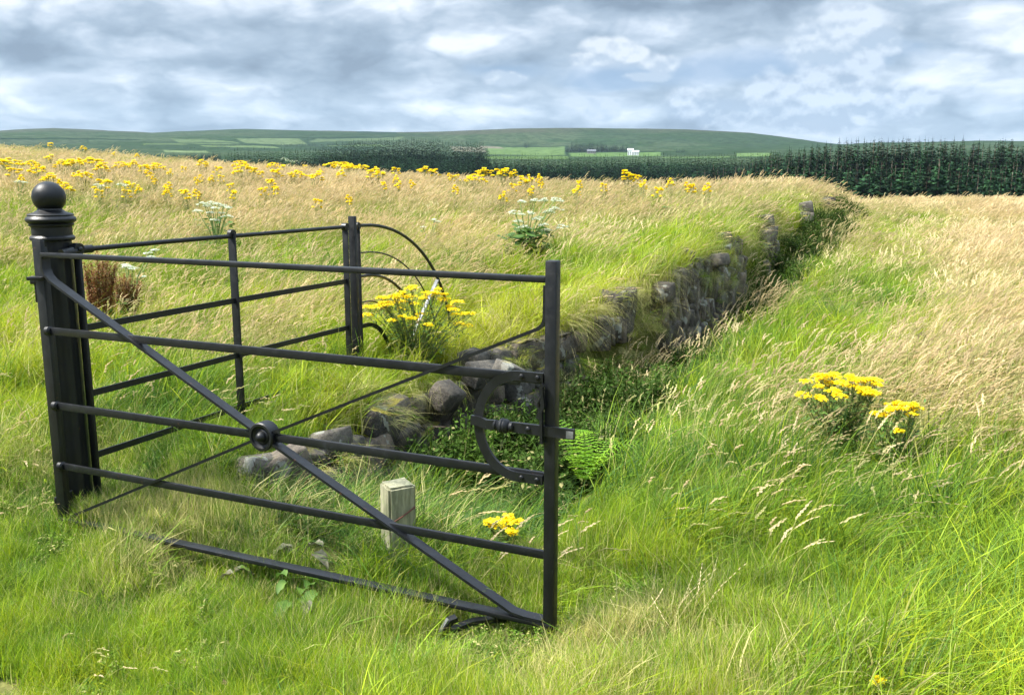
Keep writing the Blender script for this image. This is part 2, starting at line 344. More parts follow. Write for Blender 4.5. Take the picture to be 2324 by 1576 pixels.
field(1290, 1500, 1430, 1800, (0.078, 0.130, 0.045)); field(1100, 1290, 1250, 1480, (0.068, 0.110, 0.038)); field(1670, 1750, 1380, 1600, (0.088, 0.140, 0.053)); field(1500, 1660, 1300, 1400, (0.062, 0.100, 0.038))
field(560, 700, 2420, 2640, (0.078, 0.110, 0.053), .15); field(420, 560, 2300, 2560, (0.068, 0.100, 0.045), .2); field(700, 900, 2500, 2660, (0.062, 0.090, 0.045), -.1); field(330, 430, 2150, 2300, (0.073, 0.105, 0.045))
field(740, 900, 2200, 2330, (0.057, 0.090, 0.038)); field(470, 640, 2050, 2150, (0.083, 0.120, 0.053), .1); field(200, 330, 2450, 2600, (0.047, 0.070, 0.038)); field(860, 1010, 2700, 2830, (0.036, 0.050, 0.026), .1)
field(380, 480, 1700, 1850, (0.104, 0.140, 0.068), .1); field(0, 200, 2300, 2500, (0.042, 0.060, 0.034), .1)
for p0_, p1_, r0_, r1_ in ((1100, 1290, 2335, 2375), (1100, 1290, 1490, 1515), (1283, 1289, 1500, 2350), (1285, 1500, 1800, 1835), (560, 900, 2645, 2690), (420, 700, 2405, 2425), (697, 703, 2400, 2700), (330, 640, 2155, 2190), (470, 900, 2335, 2375), (0, 330, 2500, 2540), (200, 204, 2300, 2620), (880, 1010, 2840, 2880)): field(p0_, p1_, r0_, r1_, (.012, .028, .014), 0, .02)
field(813, 905, 2950, 3500, (.018, .035, .02), .05, .1)
m_hill, t, p, _ = new_mat("moor_and_pasture")
at = t.node('ShaderNodeAttribute', attribute_name='bc'); P = pos(t)
c = t.mix(t.ss(t.noise(P, .05, 5, .7), .42, .62), at.outputs[0], t.mix(1.0, at.outputs[0], (.5, .55, .5), 'MULTIPLY')); t.set(p.inputs['Base Color'], c)
p.inputs['Roughness'].default_value = 1; p.inputs['Specular IOR Level'].default_value = 0; bump(t, p, t.noise(P, .04, 5, .6), .5, 6)
hills = link_mesh('hills', mesh_np('hills', V, Fq, C, smooth=True), m_hill); tag(hills, kind='structure')

# ------------------------------------------------------------------ materials for plants
def plant_mat(name, ramp, dry_col=(.53, .46, .21), seed_col=(.62, .50, .30), seed_green=(.38, .37, .15), trans=.38, spec=.2):
    """bc: r = height along the blade, g = random per blade, b = 0 leaf, .5 stalk, 1 seed head; instancer tint: r dry, g hue, b value"""
    m, t, p, out = new_mat(name)
    bc = t.node('ShaderNodeAttribute', attribute_name='bc'); sb = t.node('ShaderNodeSeparateColor'); t.l.new(bc.outputs[0], sb.inputs[0])
    ti = t.node('ShaderNodeAttribute', attribute_name='tint', attribute_type='INSTANCER'); st = t.node('ShaderNodeSeparateColor'); t.l.new(ti.outputs[0], st.inputs[0])
    al, rn, kd = sb.outputs; dr, hu, va = st.outputs
    hr_ = t.m('ADD', hu, t.m('MULTIPLY', t.m('SUBTRACT', rn, .5), .45), clamp=True)
    cr = t.node('ShaderNodeValToRGB'); t.l.new(hr_, cr.inputs[0]); e = cr.color_ramp.elements
    e[0].position = ramp[0][0]; e[0].color = (*ramp[0][1], 1); e[1].position = ramp[-1][0]; e[1].color = (*ramp[-1][1], 1)
    for q, c_ in ramp[1:-1]: z_ = e.new(q); z_.color = (*c_, 1)
    rn2 = t.m('FRACT', t.m('MULTIPLY', rn, 7.31))
    isdry = t.ss(t.m('SUBTRACT', dr, rn2), -.08, .08); c = t.mix(t.m('MULTIPLY', isdry, .85), cr.outputs[0], dry_col)
    sc_ = t.mix(t.ss(t.m('ADD', dr, t.m('SUBTRACT', rn2, .5)), .1, .8), seed_green, seed_col)
    stalk = t.mix(dr, (.32, .36, .10), (.56, .45, .19))
    c = t.mix(t.ss(kd, .2, .45), c, stalk); c = t.mix(t.ss(kd, .7, .9), c, sc_)
    c = t.mix(1.0, c, t.m('ADD', .55, t.m('MULTIPLY', va, .9)), 'MULTIPLY')
    t.set(p.inputs['Base Color'], c); p.inputs['Roughness'].default_value = .55; p.inputs['Specular IOR Level'].default_value = spec
    tr = t.node('ShaderNodeBsdfTranslucent'); t.l.new(c, tr.inputs[0]); mx = t.node('ShaderNodeMixShader'); mx.inputs[0].default_value = trans
    t.l.new(p.outputs[0], mx.inputs[1]); t.l.new(tr.outputs[0], mx.inputs[2]); t.l.new(mx.outputs[0], out.inputs[0])
    return m
GREENS = [(0, (.05, .12, .024)), (.3, (.12, .225, .018)), (.6, (.24, .345, .016)), (1, (.40, .43, .022))]
m_grass = plant_mat('grass_blades', GREENS)
m_weed = plant_mat('weed_leaves', [(0, (.034, .064, .012)), (.5, (.075, .145, .02)), (1, (.15, .24, .03))], trans=.35, spec=.06)
def flat_leaf(name, c1, c2, trans=.3, sc=30, rough=.6):
    m, t, p, out = new_mat(name); c = t.mix(t.ss(t.noise(coord(t), sc, 3), .35, .65), c1, c2); t.set(p.inputs['Base Color'], c)
    p.inputs['Roughness'].default_value = rough; p.inputs['Specular IOR Level'].default_value = .3
    tr = t.node('ShaderNodeBsdfTranslucent'); t.l.new(c, tr.inputs[0]); mx = t.node('ShaderNodeMixShader'); mx.inputs[0].default_value = trans
    t.l.new(p.outputs[0], mx.inputs[1]); t.l.new(tr.outputs[0], mx.inputs[2]); t.l.new(mx.outputs[0], out.inputs[0]); return m
m_yellow = flat_leaf('ragwort_yellow', (.97, .72, .008), (1, .84, .02), .3, 25)
m_rleaf = flat_leaf('ragwort_green', (.06, .13, .025), (.12, .21, .04))
m_rstem = flat_leaf('stem_green', (.13, .18, .05), (.22, .22, .08), .1)
m_white = flat_leaf('umbel_white', (.62, .68, .50), (.85, .88, .78), .3, 60)
m_ustem = flat_leaf('umbel_stem', (.16, .26, .07), (.26, .34, .12), .1)
m_hleaf = flat_leaf('hogweed_leaf', (.05, .11, .02), (.09, .17, .03), .3, 12)
m_rust = flat_leaf('dock_seed_rust', (.15, .055, .02), (.30, .135, .045), .2, 40)
m_fern = flat_leaf('fern_green', (.13, .29, .012), (.23, .40, .02), .4, 9)
m_grey = flat_leaf('withered_leaf', (.09, .09, .055), (.19, .18, .12), .2, 30)
m_dleaf = flat_leaf('dock_leaf', (.06, .13, .02), (.11, .19, .03), .3, 14)
m_clover = flat_leaf('clover_pink', (.42, .20, .22), (.55, .30, .30), .2, 80)

# ------------------------------------------------------------------ grass: tufts and their scattering
lib = bpy.data.collections.new('tuft_library')      # linked nowhere: only the scatterers read it
WIND = np.array([1.0, -.12])
def strips(base, tip_dir, h, w, droop, seg, rnd, kind=0.0, wtip=.05, phase=None):
    """many curved blades at once: base (n,2), tip_dir (n,2) sideways bend in metres, h, w arrays"""
    n = len(base); ts = np.linspace(0, 1, seg+1); V = np.zeros((n, seg+1, 2, 3)); B = np.zeros((n, seg+1, 2, 3))
    ang = np.random.default_rng(int(rnd[0]*1e6)+n).uniform(0, math.pi, n); side = np.stack([np.cos(ang), np.sin(ang)], -1)
    for i, t_ in enumerate(ts):
        c = base+tip_dir*(t_**1.7)[..., None] if hasattr(t_, 'shape') and t_.shape else base+tip_dir*(t_**1.7)
        z = h*(t_-droop*t_**3); ww = w*(1-(1-wtip)*t_**1.5)*.5
        for s_, sg in enumerate((-1, 1)):
            V[:, i, s_, :2] = c+side*(sg*ww)[:, None]; V[:, i, s_, 2] = z
            B[:, i, s_, 0] = t_; B[:, i, s_, 1] = rnd; B[:, i, s_, 2] = kind
    idx = np.arange(n)[:, None]*(2*(seg+1))+np.arange(seg)[None, :]*2
    Fq = np.stack([idx, idx+1, idx+3, idx+2], -1).reshape(-1, 4)
    return V.reshape(-1, 3), Fq, B.reshape(-1, 3)
def cat(parts):
    V, Fq, B, o = [], [], [], 0
    for v, f, b in parts: V.append(v); Fq.append(f+o); B.append(b); o += len(v)
    return np.concatenate(V), np.concatenate(Fq), np.concatenate(B)
def blades(g, n, rad, h, w, wind, spread, seg=3, droop=.25, kind=0.0, hmin=.45):
    a = g.uniform(0, 2*math.pi, n); r = rad*np.sqrt(g.uniform(0, 1, n)); base = np.stack([r*np.cos(a), r*np.sin(a)], -1)
    hh = h*g.uniform(hmin, 1, n); a2 = g.uniform(0, 2*math.pi, n)
    bend = (WIND[None]*wind+np.stack([np.cos(a2), np.sin(a2)], -1)*spread*g.uniform(.3, 1, n)[:, None])*hh[:, None]
    base = base-bend*.15
    return strips(base, bend, hh, w*g.uniform(.6, 1.2, n), g.uniform(.3, 1, n)*droop, seg, g.uniform(0, 1, n), kind)
def seedheads(g, n, rad, h, wind, spread, hw=.011, hl=.085, style=0, stem_w=.0022):
    """stalks bent over by the wind, each carrying a ragged head of small spikelets"""
    a = g.uniform(0, 2*math.pi, n); r = rad*np.sqrt(g.uniform(0, 1, n)); base = np.stack([r*np.cos(a), r*np.sin(a)], -1)
    hh = h*g.uniform(.62, 1, n); a2 = g.uniform(0, 2*math.pi, n)
    bend = (WIND[None]*wind*g.uniform(.5, 1.2, n)[:, None]+np.stack([np.cos(a2), np.sin(a2)], -1)*spread*g.uniform(.2, 1, n)[:, None])*hh[:, None]
    rnd = g.uniform(0, 1, n); parts = [strips(base, bend, hh, np.full(n, stem_w), np.full(n, .12), 5, rnd, .5, .6)]
    V, Fq, B = [], [], []; o = 0
    for i in range(n):
        # head continues the stalk, curving over
        tan = np.array([bend[i, 0]*1.7, bend[i, 1]*1.7, hh[i]*(1-.36)]); tan /= np.linalg.norm(tan)
        p0 = np.array([base[i, 0]+bend[i, 0], base[i, 1]+bend[i, 1], hh[i]*.88]); L = hl*g.uniform(.7, 1.3); k = 7 if style == 0 else 9
        wd = np.array([WIND[0], WIND[1], -.35])*g.uniform(.5, 1.3)
        for j in range(k):
            u = j/(k-1); d = tan+wd*u*.9; d /= np.linalg.norm(d); c = p0+tan*L*u+wd*L*.45*u*u
            if style == 0: sw = hw*(math.sin(math.pi*min(1, u*.85+.15))**.6)*g.uniform(.7, 1.3); sl = L/k*1.7
            else: sw = hw*.42; sl = L/k*1.2; c = c+np.array([0, 0, (1 if j % 2 else -1)*.002])
            s = np.cross(d, [0, 0, 1.0]); s /= np.linalg.norm(s)+1e-9; up = np.cross(s, d); off = g.uniform(-1, 1, 2)*sw*.35
            c = c+s*off[0]+up*off[1]
            for q in (s, up):
                V += [c-d*sl*.5, c+q*sw*.5, c+d*sl*.6, c-q*sw*.5]; Fq.append([o, o+1, o+2, o+3]); o += 4; B += [[u, rnd[i], 1.0]]*4
    parts.append((np.array(V), np.array(Fq), np.array(B))); return cat(parts)
def leafy(g, n, rad, h, lw=.03, per=14, droopy=.5):
    """upright leafy stems (nettle-like)"""
    V, Fq, B = [], [], []; o = 0
    for i in range(n):
        a = g.uniform(0, 2*math.pi); r = rad*math.sqrt(g.uniform()); b = np.array([r*math.cos(a), r*math.sin(a), 0]); hh = h*g.uniform(.55, 1); rn = g.uniform()
        top = b+np.array([g.normal(0, .12)+.10, g.normal(0, .12), 1])*hh
        for s in (np.array([.002, 0, 0]), np.array([0, .002, 0])):
            V += [b-s, b+s, top+s, top-s]; Fq.append([o, o+1, o+2, o+3]); o += 4; B += [[0, rn, 0]]*4
        for j in range(per):
            u = .15+.85*(j+g.uniform())/per; c = b+(top-b)*u; a = g.uniform(0, 2*math.pi); L = lw*g.uniform(1.0, 2.6)*(1.25-.75*u); w_ = L*.21
            d = np.array([math.cos(a), math.sin(a), g.uniform(-1.1, .5)]); s = np.array([-math.sin(a), math.cos(a), g.uniform(-.8, .8)])
            V += [c, c+d*L*.45+s*w_, c+d*L, c+d*L*.45-s*w_]; Fq.append([o, o+1, o+2, o+3]); o += 4; B += [[u, g.uniform(), 0]]*4
    return np.array(V), np.array(Fq), np.array(B)
def to_lib(name, variants, mat):
    c = bpy.data.collections.new(name+'_library')
    for k, (V, Fq, B) in enumerate(variants):
        me = mesh_np(name, V, Fq, B); me.materials.append(mat); o = bpy.data.objects.new(f'{name}_{k:02d}', me); c.objects.link(o)
    return c, len(variants)
def scatter(name, libc, pts, rot, scl, tint, var, label=None, kind='stuff', cat_=None):
    me = bpy.data.meshes.new(name); me.vertices.add(len(pts)); me.vertices.foreach_set('co', np.asarray(pts, dtype=np.float32).ravel())
    for nm, dat, ty in (('rot', rot, 'FLOAT_VECTOR'), ('scl', scl, 'FLOAT_VECTOR')):
        a = me.attributes.new(nm, ty, 'POINT'); a.data.foreach_set('vector', np.asarray(dat, dtype=np.float32).ravel())
    a = me.attributes.new('tint', 'FLOAT_COLOR', 'POINT'); tc = np.ones((len(pts), 4), dtype=np.float32); tc[:, :3] = np.clip(tint, 0, 1); a.data.foreach_set('color', tc.ravel())
    a = me.attributes.new('pick', 'INT', 'POINT'); a.data.foreach_set('value', np.asarray(var, dtype=np.int32))
    o = bpy.data.objects.new(name, me); col0.objects.link(o)
    ng = bpy.data.node_groups.new(name+'_scatter', 'GeometryNodeTree')
    ng.interface.new_socket('Geometry', in_out='INPUT', socket_type='NodeSocketGeometry'); ng.interface.new_socket('Geometry', in_out='OUTPUT', socket_type='NodeSocketGeometry')
    N, L = ng.nodes, ng.links; gi = N.new('NodeGroupInput'); go = N.new('NodeGroupOutput'); ip = N.new('GeometryNodeInstanceOnPoints'); ci = N.new('GeometryNodeCollectionInfo')
    ci.inputs['Collection'].default_value = libc; ci.inputs['Separate Children'].default_value = True; ci.inputs['Reset Children'].default_value = True
    def na(nm, ty): q = N.new('GeometryNodeInputNamedAttribute'); q.data_type = ty; q.inputs[0].default_value = nm; return q.outputs['Attribute']
    L.new(gi.outputs[0], ip.inputs['Points']); L.new(ci.outputs[0], ip.inputs['Instance']); ip.inputs['Pick Instance'].default_value = True
    L.new(na('pick', 'INT'), ip.inputs['Instance Index']); L.new(na('rot', 'FLOAT_VECTOR'), ip.inputs['Rotation']); L.new(na('scl', 'FLOAT_VECTOR'), ip.inputs['Scale'])
    L.new(ip.outputs[0], go.inputs[0]); md = o.modifiers.new('scatter', 'NODES'); md.node_group = ng
    tag(o, label, cat_, kind=kind); return o
g = np.random.default_rng(11)
def mixed(n1, n2, w1, w2, *a):
    p1 = blades(g, n1, .085, .36, w1, *a); p2 = blades(g, n2, .09, .42, w2, *a); return cat([p1, p2])
LONG = [mixed(30, 9, .0042, .0075, .38, .55, 4, .5) for _ in range(9)]
SHORT = [blades(g, 60, .08, .10, .0034, .25, .8, 2, .3) for _ in range(6)]
FARG = [blades(g, 90, .20, .36, .0085, .35, .45, 2, .3) for _ in range(5)]
SEED = [seedheads(g, 6, .12, .62, .26, .20, .012, .085) for _ in range(6)]+[seedheads(g, 5, .12, .60, .22, .22, .008, .12, 1) for _ in range(3)]
FSEED = [seedheads(g, 22, .26, .60, .28, .25, .018, .10, 0, .0045) for _ in range(5)]
HANG = [blades(g, 70, .09, .26, .0034, 1.3, .7, 4, 1.5, hmin=.3) for _ in range(4)]
NETT = [leafy(g, 8, .14, .55, .036, 30) for _ in range(5)]
lib_long = to_lib('grass_tuft', LONG, m_grass); lib_short = to_lib('short_tuft', SHORT, m_grass); lib_far = to_lib('far_tuft', FARG, m_grass)
lib_seed = to_lib('seed_tuft', SEED, m_grass); lib_fseed = to_lib('far_seed_tuft', FSEED, m_grass); lib_hang = to_lib('hanging_tuft', HANG, m_grass); lib_nett = to_lib('nettle_tuft', NETT, m_weed)
# what grows where: x, y, grass height, dryness, hue (0 deep green, 1 lime), seed stalks, stalk height
KT = np.array([
 (-2.6, 2.4, .07, .30, .85, .02, .2), (-1.6, 2.5, .07, .30, .80, .02, .2), (-.8, 2.5, .08, .22, .65, .02, .2), (-.3, 2.7, .12, .30, .6, .1, .3), (.4, 2.6, .13, .25, .6, .1, .3), (1.2, 2.6, .30, .08, .66, .12, .40), (2, 2.8, .34, .06, .70, .12, .45),
 (-2.8, 3.2, .09, .24, .80, .04, .25), (-2, 3.2, .09, .22, .75, .05, .3), (-1.2, 3.1, .10, .2, .65, .05, .3), (-.4, 3.05, .13, .30, .55, .1, .35), (.3, 2.95, .13, .65, .55, .15, .3), (-1.4, 3.6, .08, .1, .55, .05, .3), (-2.1, 3.8, .08, .1, .55, .05, .3), (-.1, 3.15, .07, .3, .5, .1, .3), (.25, 3.3, .10, .15, .6, .2, .35), (-.8, 3.4, .09, .2, .5, .1, .3), (-1.8, 4.1, .12, .75, .4, .05, .3), (-2.3, 4.4, .13, .4, .5, .05, .3), (.8, 3.3, .20, .2, .6, .2, .4), (1.6, 3.5, .34, .08, .62, .25, .5), (2.4, 3.5, .36, .1, .58, .4, .55),
 (-2.7, 3.9, .12, .15, .60, .1, .3), (-1.6, 3.8, .13, .65, .45, .1, .3), (-1.0, 3.8, .17, .30, .5, .2, .35), (-.5, 3.55, .22, .2, .55, .4, .4), (-.3, 4.1, .17, .2, .5, .3, .45), (.4, 3.9, .17, .12, .6, .15, .4), (.9, 4.2, .26, .1, .45, .3, .45), (1.6, 4.3, .38, .12, .5, .5, .55), (2.6, 4.4, .38, .3, .45, .8, .65),
 (1.1, 5.0, .34, .12, .45, .5, .6), (2, 5.4, .38, .22, .45, .8, .65), (3.2, 5.6, .4, .28, .5, 1., .7), (1.6, 6.5, .36, .10, .45, .55, .55), (2.8, 7.5, .36, .2, .55, .8, .58), (4.5, 7.5, .38, .32, .55, 1., .62), (2.2, 8.5, .32, .04, .4, .35, .45), (3.4, 10, .3, .12, .5, .55, .48), (6, 10, .36, .35, .5, 1, .6), (8, 13, .34, .6, .5, 1, .55), (5, 13.5, .3, .35, .5, .7, .5), (7.4, 18, .26, .35, .55, .6, .42), (12, 20, .3, .65, .5, 1, .5), (10, 24, .22, .6, .5, .8, .4), (18, 30, .3, .75, .5, 1, .5),
 (-3.6, 5, .22, .08, .45, .15, .35), (-3.2, 6, .30, .08, .55, .2, .4), (-2.0, 5.5, .32, .06, .30, .3, .5), (-1.6, 5.0, .28, .06, .55, .1, .4), (-1.2, 5.5, .28, .04, .70, .1, .4), (-.9, 6.2, .26, .05, .80, .1, .45), (-.2, 7.2, .24, .1, .85, .1, .4), (-1.5, 6.6, .30, .15, .5, .8, .5), (-2.4, 7, .32, .2, .4, .9, .5), (-.5, 7.8, .3, .15, .85, .35, .5), (.6, 8.3, .26, .12, .85, .2, .4), (1.5, 9.8, .28, .12, .8, .35, .45), (.2, 9.2, .3, .2, .65, .6, .5),
 (-1.2, 8.8, .32, .25, .5, .9, .5), (-3.5, 8.8, .32, .12, .55, .5, .5), (-6, 8.5, .3, .1, .6, .3, .4), (0, 11, .3, .35, .55, 1, .5), (2.5, 12, .28, .2, .6, .8, .48), (-3, 11.5, .32, .2, .55, .6, .5), (-6, 12, .32, .22, .5, .6, .5), (3.5, 14.6, .28, .15, .65, .7, .46), (1, 14.5, .3, .4, .5, 1, .48), (-3, 15, .32, .5, .45, 1, .5), (-8, 15, .34, .45, .5, 1, .5),
 (5.6, 18.6, .28, .25, .6, .8, .46), (4, 20, .26, .6, .5, 1, .45), (0, 20, .3, .7, .45, 1, .48), (-6, 20, .34, .72, .45, 1, .5), (-12, 20, .34, .7, .45, 1, .5), (-10, 28, .34, .75, .5, 1, .5), (0, 30, .3, .75, .5, 1, .48), (-20, 38, .3, .6, .6, .8, .45), (-24, 46, .25, .4, .7, .5, .4), (6, 27, .28, .7, .5, 1, .48), (6.6, 20.8, .3, .5, .55, 1, .55)], float)
def grow(x, y):
    """distance weighted blend of the table"""
    sc = 1/np.hypot(KT[:, 0], KT[:, 1])
    d2 = ((x[:, None]-KT[None, :, 0])**2+(y[:, None]-KT[None, :, 1])**2)*(sc[None, :]**2)+2e-4
    w = 1/d2**2.2; w /= w.sum(1, keepdims=True); return w @ KT[:, 2:]
def sample(n, r0, r1, g, p=1.0, az=38):
    """random places in the view sector; p = 2 even over the ground, lower = denser near"""
    u = g.uniform(0, 1, n); r = (r0**p+u*(r1**p-r0**p))**(1/p); a = np.radians(g.uniform(-az, az, n)); return r*np.sin(a), r*np.cos(a), r
def gate_clear(x, y): return None
def lay(name, libc, x, y, sc_xy, sc_z, tint, g, label, rotspread=1.0, sink=.01, tilt=.19, zoff=None):
    n = len(x); z = height(x, y)-sink+(0 if zoff is None else zoff)
    sw = (fbm(x, y, 1.1, 67, 3)-.5)*3.4; rot = np.stack([g.normal(0, tilt, n), g.normal(0, tilt, n)+.18*(fbm(x, y, 1.7, 68, 2)-.35), sw+g.normal(0, rotspread, n)], -1)
    return scatter(name, libc[0], np.stack([x, y, z], -1), rot, np.stack([sc_xy, sc_xy, sc_z], -1), tint, g.integers(0, libc[1], n), label)
def common(x, y):
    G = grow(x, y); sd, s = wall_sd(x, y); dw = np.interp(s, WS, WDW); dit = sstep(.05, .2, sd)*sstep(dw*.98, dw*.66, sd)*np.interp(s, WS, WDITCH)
    cl = fbm(x, y, 1.6, 51, 4); cl2 = fbm(x, y, .45, 55, 3); cl3 = fbm(x, y, 6, 58, 2)
    strip = sstep(2.9, 1.5, sd)*(sd > 0)*(y > 5)*(y < 22); G[:, 3] *= 1-.7*strip; G[:, 1] *= 1-.8*strip; rf = (sd > 0)*sstep(17, 9, y); G[:, 1] *= 1-.15*rf; far_r = (sd > 2.3)*sstep(1.0, 1.9, x)*sstep(4.2, 5.2, y); G[:, 3] *= 1+.45*far_r; G[:, 1] += .10*far_r; lf = (sd < 0)*sstep(26, 12, y); G[:, 1] *= 1-.3*lf; G[:, 3] *= 1-.2*lf
    pt = sstep(.36, .62, fbm(x, y, .33, 131, 3)); lp = (sd < 0)*sstep(9, 13, y); G[:, 3] *= 1-lp*.62*(1-pt); G[:, 1] *= 1-lp*.55*(1-pt)
    cl4 = fbm(x, y, 2.3, 63, 2); G[:, 0] *= .35+.75*cl3+.60*sstep(.35, .7, cl4)
    G[:, 1] = np.clip(G[:, 1]+(cl-.5)*.9+(cl2-.5)*.4, 0, 1); G[:, 2] = np.clip(G[:, 2]+(cl2-.5)*.7+(cl3-.5)*.5, 0, 1)
    G[:, 3] = np.clip(G[:, 3]*(.25+1.5*cl), 0, 1.2)
    return G, sd, s, dit
CLEAR = [(.42, 5.0, .26), (.40, 4.72, .22), (.38, 4.5, .16), (-.24, 3.06, .10), (1.85, 5.05, .22), (1.85, 4.85, .15), (-.72, 6.62, .3)]
CLEAR += [(-2.125+.9079*q, 4.088-.4187*q, .07) for q in np.arange(.22, 2.5, .07)]
def cleared(x, y):
    k = np.ones(len(x), bool)
    for a, b, c in CLEAR: k &= np.hypot(x-a, y-b) > c
    return k
_hb = hit(1195, 600, .08); CLEAR += [(_hb.x, _hb.y-.12, .30), (_hb.x*.95, _hb.y-.5, .26)]
def build_grass():
    g = np.random.default_rng(5)
    # near sward
    x, y, r = sample(26000, 2.2, 14, g, 1.25); G, sd, s, dit = common(x, y)
    face = (np.abs(sd-.10) < .14) & (np.interp(s, WS, WDITCH) > .5) & (y < 11.5)
    k = ~face & (g.uniform(0, 1, len(x)) > dit*np.where(y < 7.5, .30, .1)); x, y, G, sd, s, dit, r = x[k], y[k], G[k], sd[k], s[k], dit[k], r[k]
    edge = sstep(-.35, -.02, sd)*(sd < .02)*np.interp(s, WS, WDITCH)
    hz = G[:, 0]*g.uniform(.75, 1.25, len(x)); lo = hz < .16
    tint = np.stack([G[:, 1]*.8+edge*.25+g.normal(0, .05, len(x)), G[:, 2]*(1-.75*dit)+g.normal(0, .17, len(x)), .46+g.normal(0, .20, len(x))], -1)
    q = ~lo; sxy = .8+.35*g.uniform(0, 1, len(x)); sxy = sxy*(1+.04*r)
    for cx_, cy_, cr_ in CLEAR: q &= np.hypot(x-cx_, y-cy_) > cr_
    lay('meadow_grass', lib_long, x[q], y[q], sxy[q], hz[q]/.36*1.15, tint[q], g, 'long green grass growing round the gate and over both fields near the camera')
    # short trodden sward needs many small tufts
    x, y, r = sample(26000, 2.1, 6.5, g, 1.5); G, sd, s, dit = common(x, y); k = (G[:, 0] < .25) & (dit < .3)
    bare = fbm(x, y, 2.2, 77, 3); k &= ~((bare > .60) & (x < -1.6) & (y < 2.9)); x, y, G = x[k], y[k], G[k]; n = len(x)
    k = (g.uniform(0, 1, n) < .25) | (cleared(x, y)); k &= np.hypot(x+1.74, y-2.74)+.12*(fbm(x, y, 7, 5, 2)-.5) > .17; x, y, G = x[k], y[k], G[k]; n = len(x)
    tint = np.stack([G[:, 1]*.9+.05, G[:, 2]+g.normal(0, .15, n), .60+g.normal(0, .2, n)], -1)
    lay('short_grass', lib_short, x, y, g.uniform(.7, 1.2, n), np.clip(G[:, 0]/.10, .7, 2.0)*g.uniform(.8, 1.7, n), tint, g, 'short trodden grass in front of the open gate', 3.0)
    # small broad leaves and clover among the short grass
    x, y, r = sample(2600, 2.1, 5.5, g, 1.4); G, sd, s, dit = common(x, y); k = (G[:, 0] < .22) & (dit < .3) & (fbm(x, y, 2.6, 111, 3) > .50); x, y = x[k], y[k]; n = len(x)
    lay('clover_and_low_weeds', lib_nett, x, y, g.uniform(.22, .42, n), g.uniform(.10, .2, n), np.stack([g.uniform(0, .3, n), g.uniform(.5, 1.3, n), g.uniform(.5, .8, n)], -1), g, 'clover and small broad leaved weeds low among the short grass', 3.0)
    # stalks with seed heads
    x, y, r = sample(17000, 2.4, 14, g, 1.35); G, sd, s, dit = common(x, y)
    face = (sd > -.04) & (sd < .35) & (np.interp(s, WS, WDITCH) > .5) & (y < 11.5)
    k = (g.uniform(0, 1, len(x)) < .80*G[:, 3]**1.4*np.clip((r-2.2)/3.5, .12, 1)) & ~face & (g.uniform(0, 1, len(x)) > dit*.9) & cleared(x, y); x, y, G, r = x[k], y[k], G[k], r[k]; n = len(x)
    tint = np.stack([np.clip(.45+G[:, 1]*.7, 0, 1)+g.normal(0, .12, n), G[:, 2], .52+g.normal(0, .14, n)], -1)
    lay('seed_head_grass', lib_seed, x, y, 1+.03*r, G[:, 4]/.62*g.uniform(.75, 1.15, n), tint, g, 'tan seed heads of tall grass bent over by the wind', .45)
    # the far fields
    x, y, r = sample(30000, 13, 62, g, 1.35, 36); G, sd, s, dit = common(x, y); n = len(x)
    tint = np.stack([G[:, 1]*.85, G[:, 2]+g.normal(0, .06, n), .52+g.normal(0, .10, n)], -1)
    lay('field_grass', lib_far, x, y, np.clip(.7+r*.02, .8, 1.8), G[:, 0]/.36*g.uniform(.8, 1.2, n), tint, g, 'rough meadow grass covering the fields up to the crest')
    x, y, r = sample(24000, 13, 62, g, 1.4, 36); G, sd, s, dit = common(x, y); k = (g.uniform(0, 1, len(x)) < G[:, 3]*1.1); x, y, G, r = x[k], y[k], G[k], r[k]; n = len(x)
    tint = np.stack([np.clip(.35+G[:, 1]*.8, 0, 1)+g.normal(0, .1, n), G[:, 2], .5+g.normal(0, .12, n)], -1)
    lay('field_seed_heads', lib_fseed, x, y, np.clip(.7+r*.02, .8, 1.6), G[:, 4]/.60*g.uniform(.8, 1.15, n), tint, g, 'pinkish tan haze of seed heads over the far fields', .5)
    # turf hanging over the wall edge
    S0, S1 = WS[3], WS[15]; s = g.uniform(S0-.2, S1, 5200); s = s[np.argsort(s)]; u = (s-S0)/(S1-S0)
    px = np.interp(s, WS, W[:, 0]); py = np.interp(s, WS, W[:, 1]); ds = .02; tx = np.interp(s+ds, WS, W[:, 0])-px; ty = np.interp(s+ds, WS, W[:, 1])-py; L_ = np.hypot(tx, ty); tx, ty = tx/L_, ty/L_
    far = py > 10.9; off = np.where(far, g.uniform(-.35, .25, len(s)), g.uniform(-.24, .0, len(s))); X = px+ty*off; Y = py-tx*off; n = len(s)
    top = tps(U_T, px-ty*.1, py+tx*.1); zz = height(X, Y); Z = np.where(far, zz-.02, np.minimum(zz, top))
    gap = fbm(s, s*0, .9, 91, 2); k = (far & (g.uniform(0, 1, n) < .22)) | (~far & (g.uniform(0, 1, n) < np.where(s < WS[9]-.3, .05+gap*.5, .10+gap*.7))); X, Y, Z, tx, ty, far, s = X[k], Y[k], Z[k], tx[k], ty[k], far[k], s[k]; n = len(X)
    dry = np.clip(.15+.9*(fbm(s, s*0, 1.3, 93, 2)-.3), 0, .9); mid = (s > WS[9]-.3) & (s < WS[10]+.2); dry = np.where(mid, .65, dry); hue = np.where(far, .3+.5*fbm(s, s*0, .7, 95, 2), .62+g.normal(0, .12, n))
    rot = np.stack([g.normal(0, .2, n), g.normal(.1, .2, n), np.arctan2(-tx, ty)+g.normal(0, 1, n)*np.where(far, 1.1, .9)], -1); sc = np.where(far, 1.1, np.where(mid, .95, .66))*g.uniform(.5, 1.4, n)
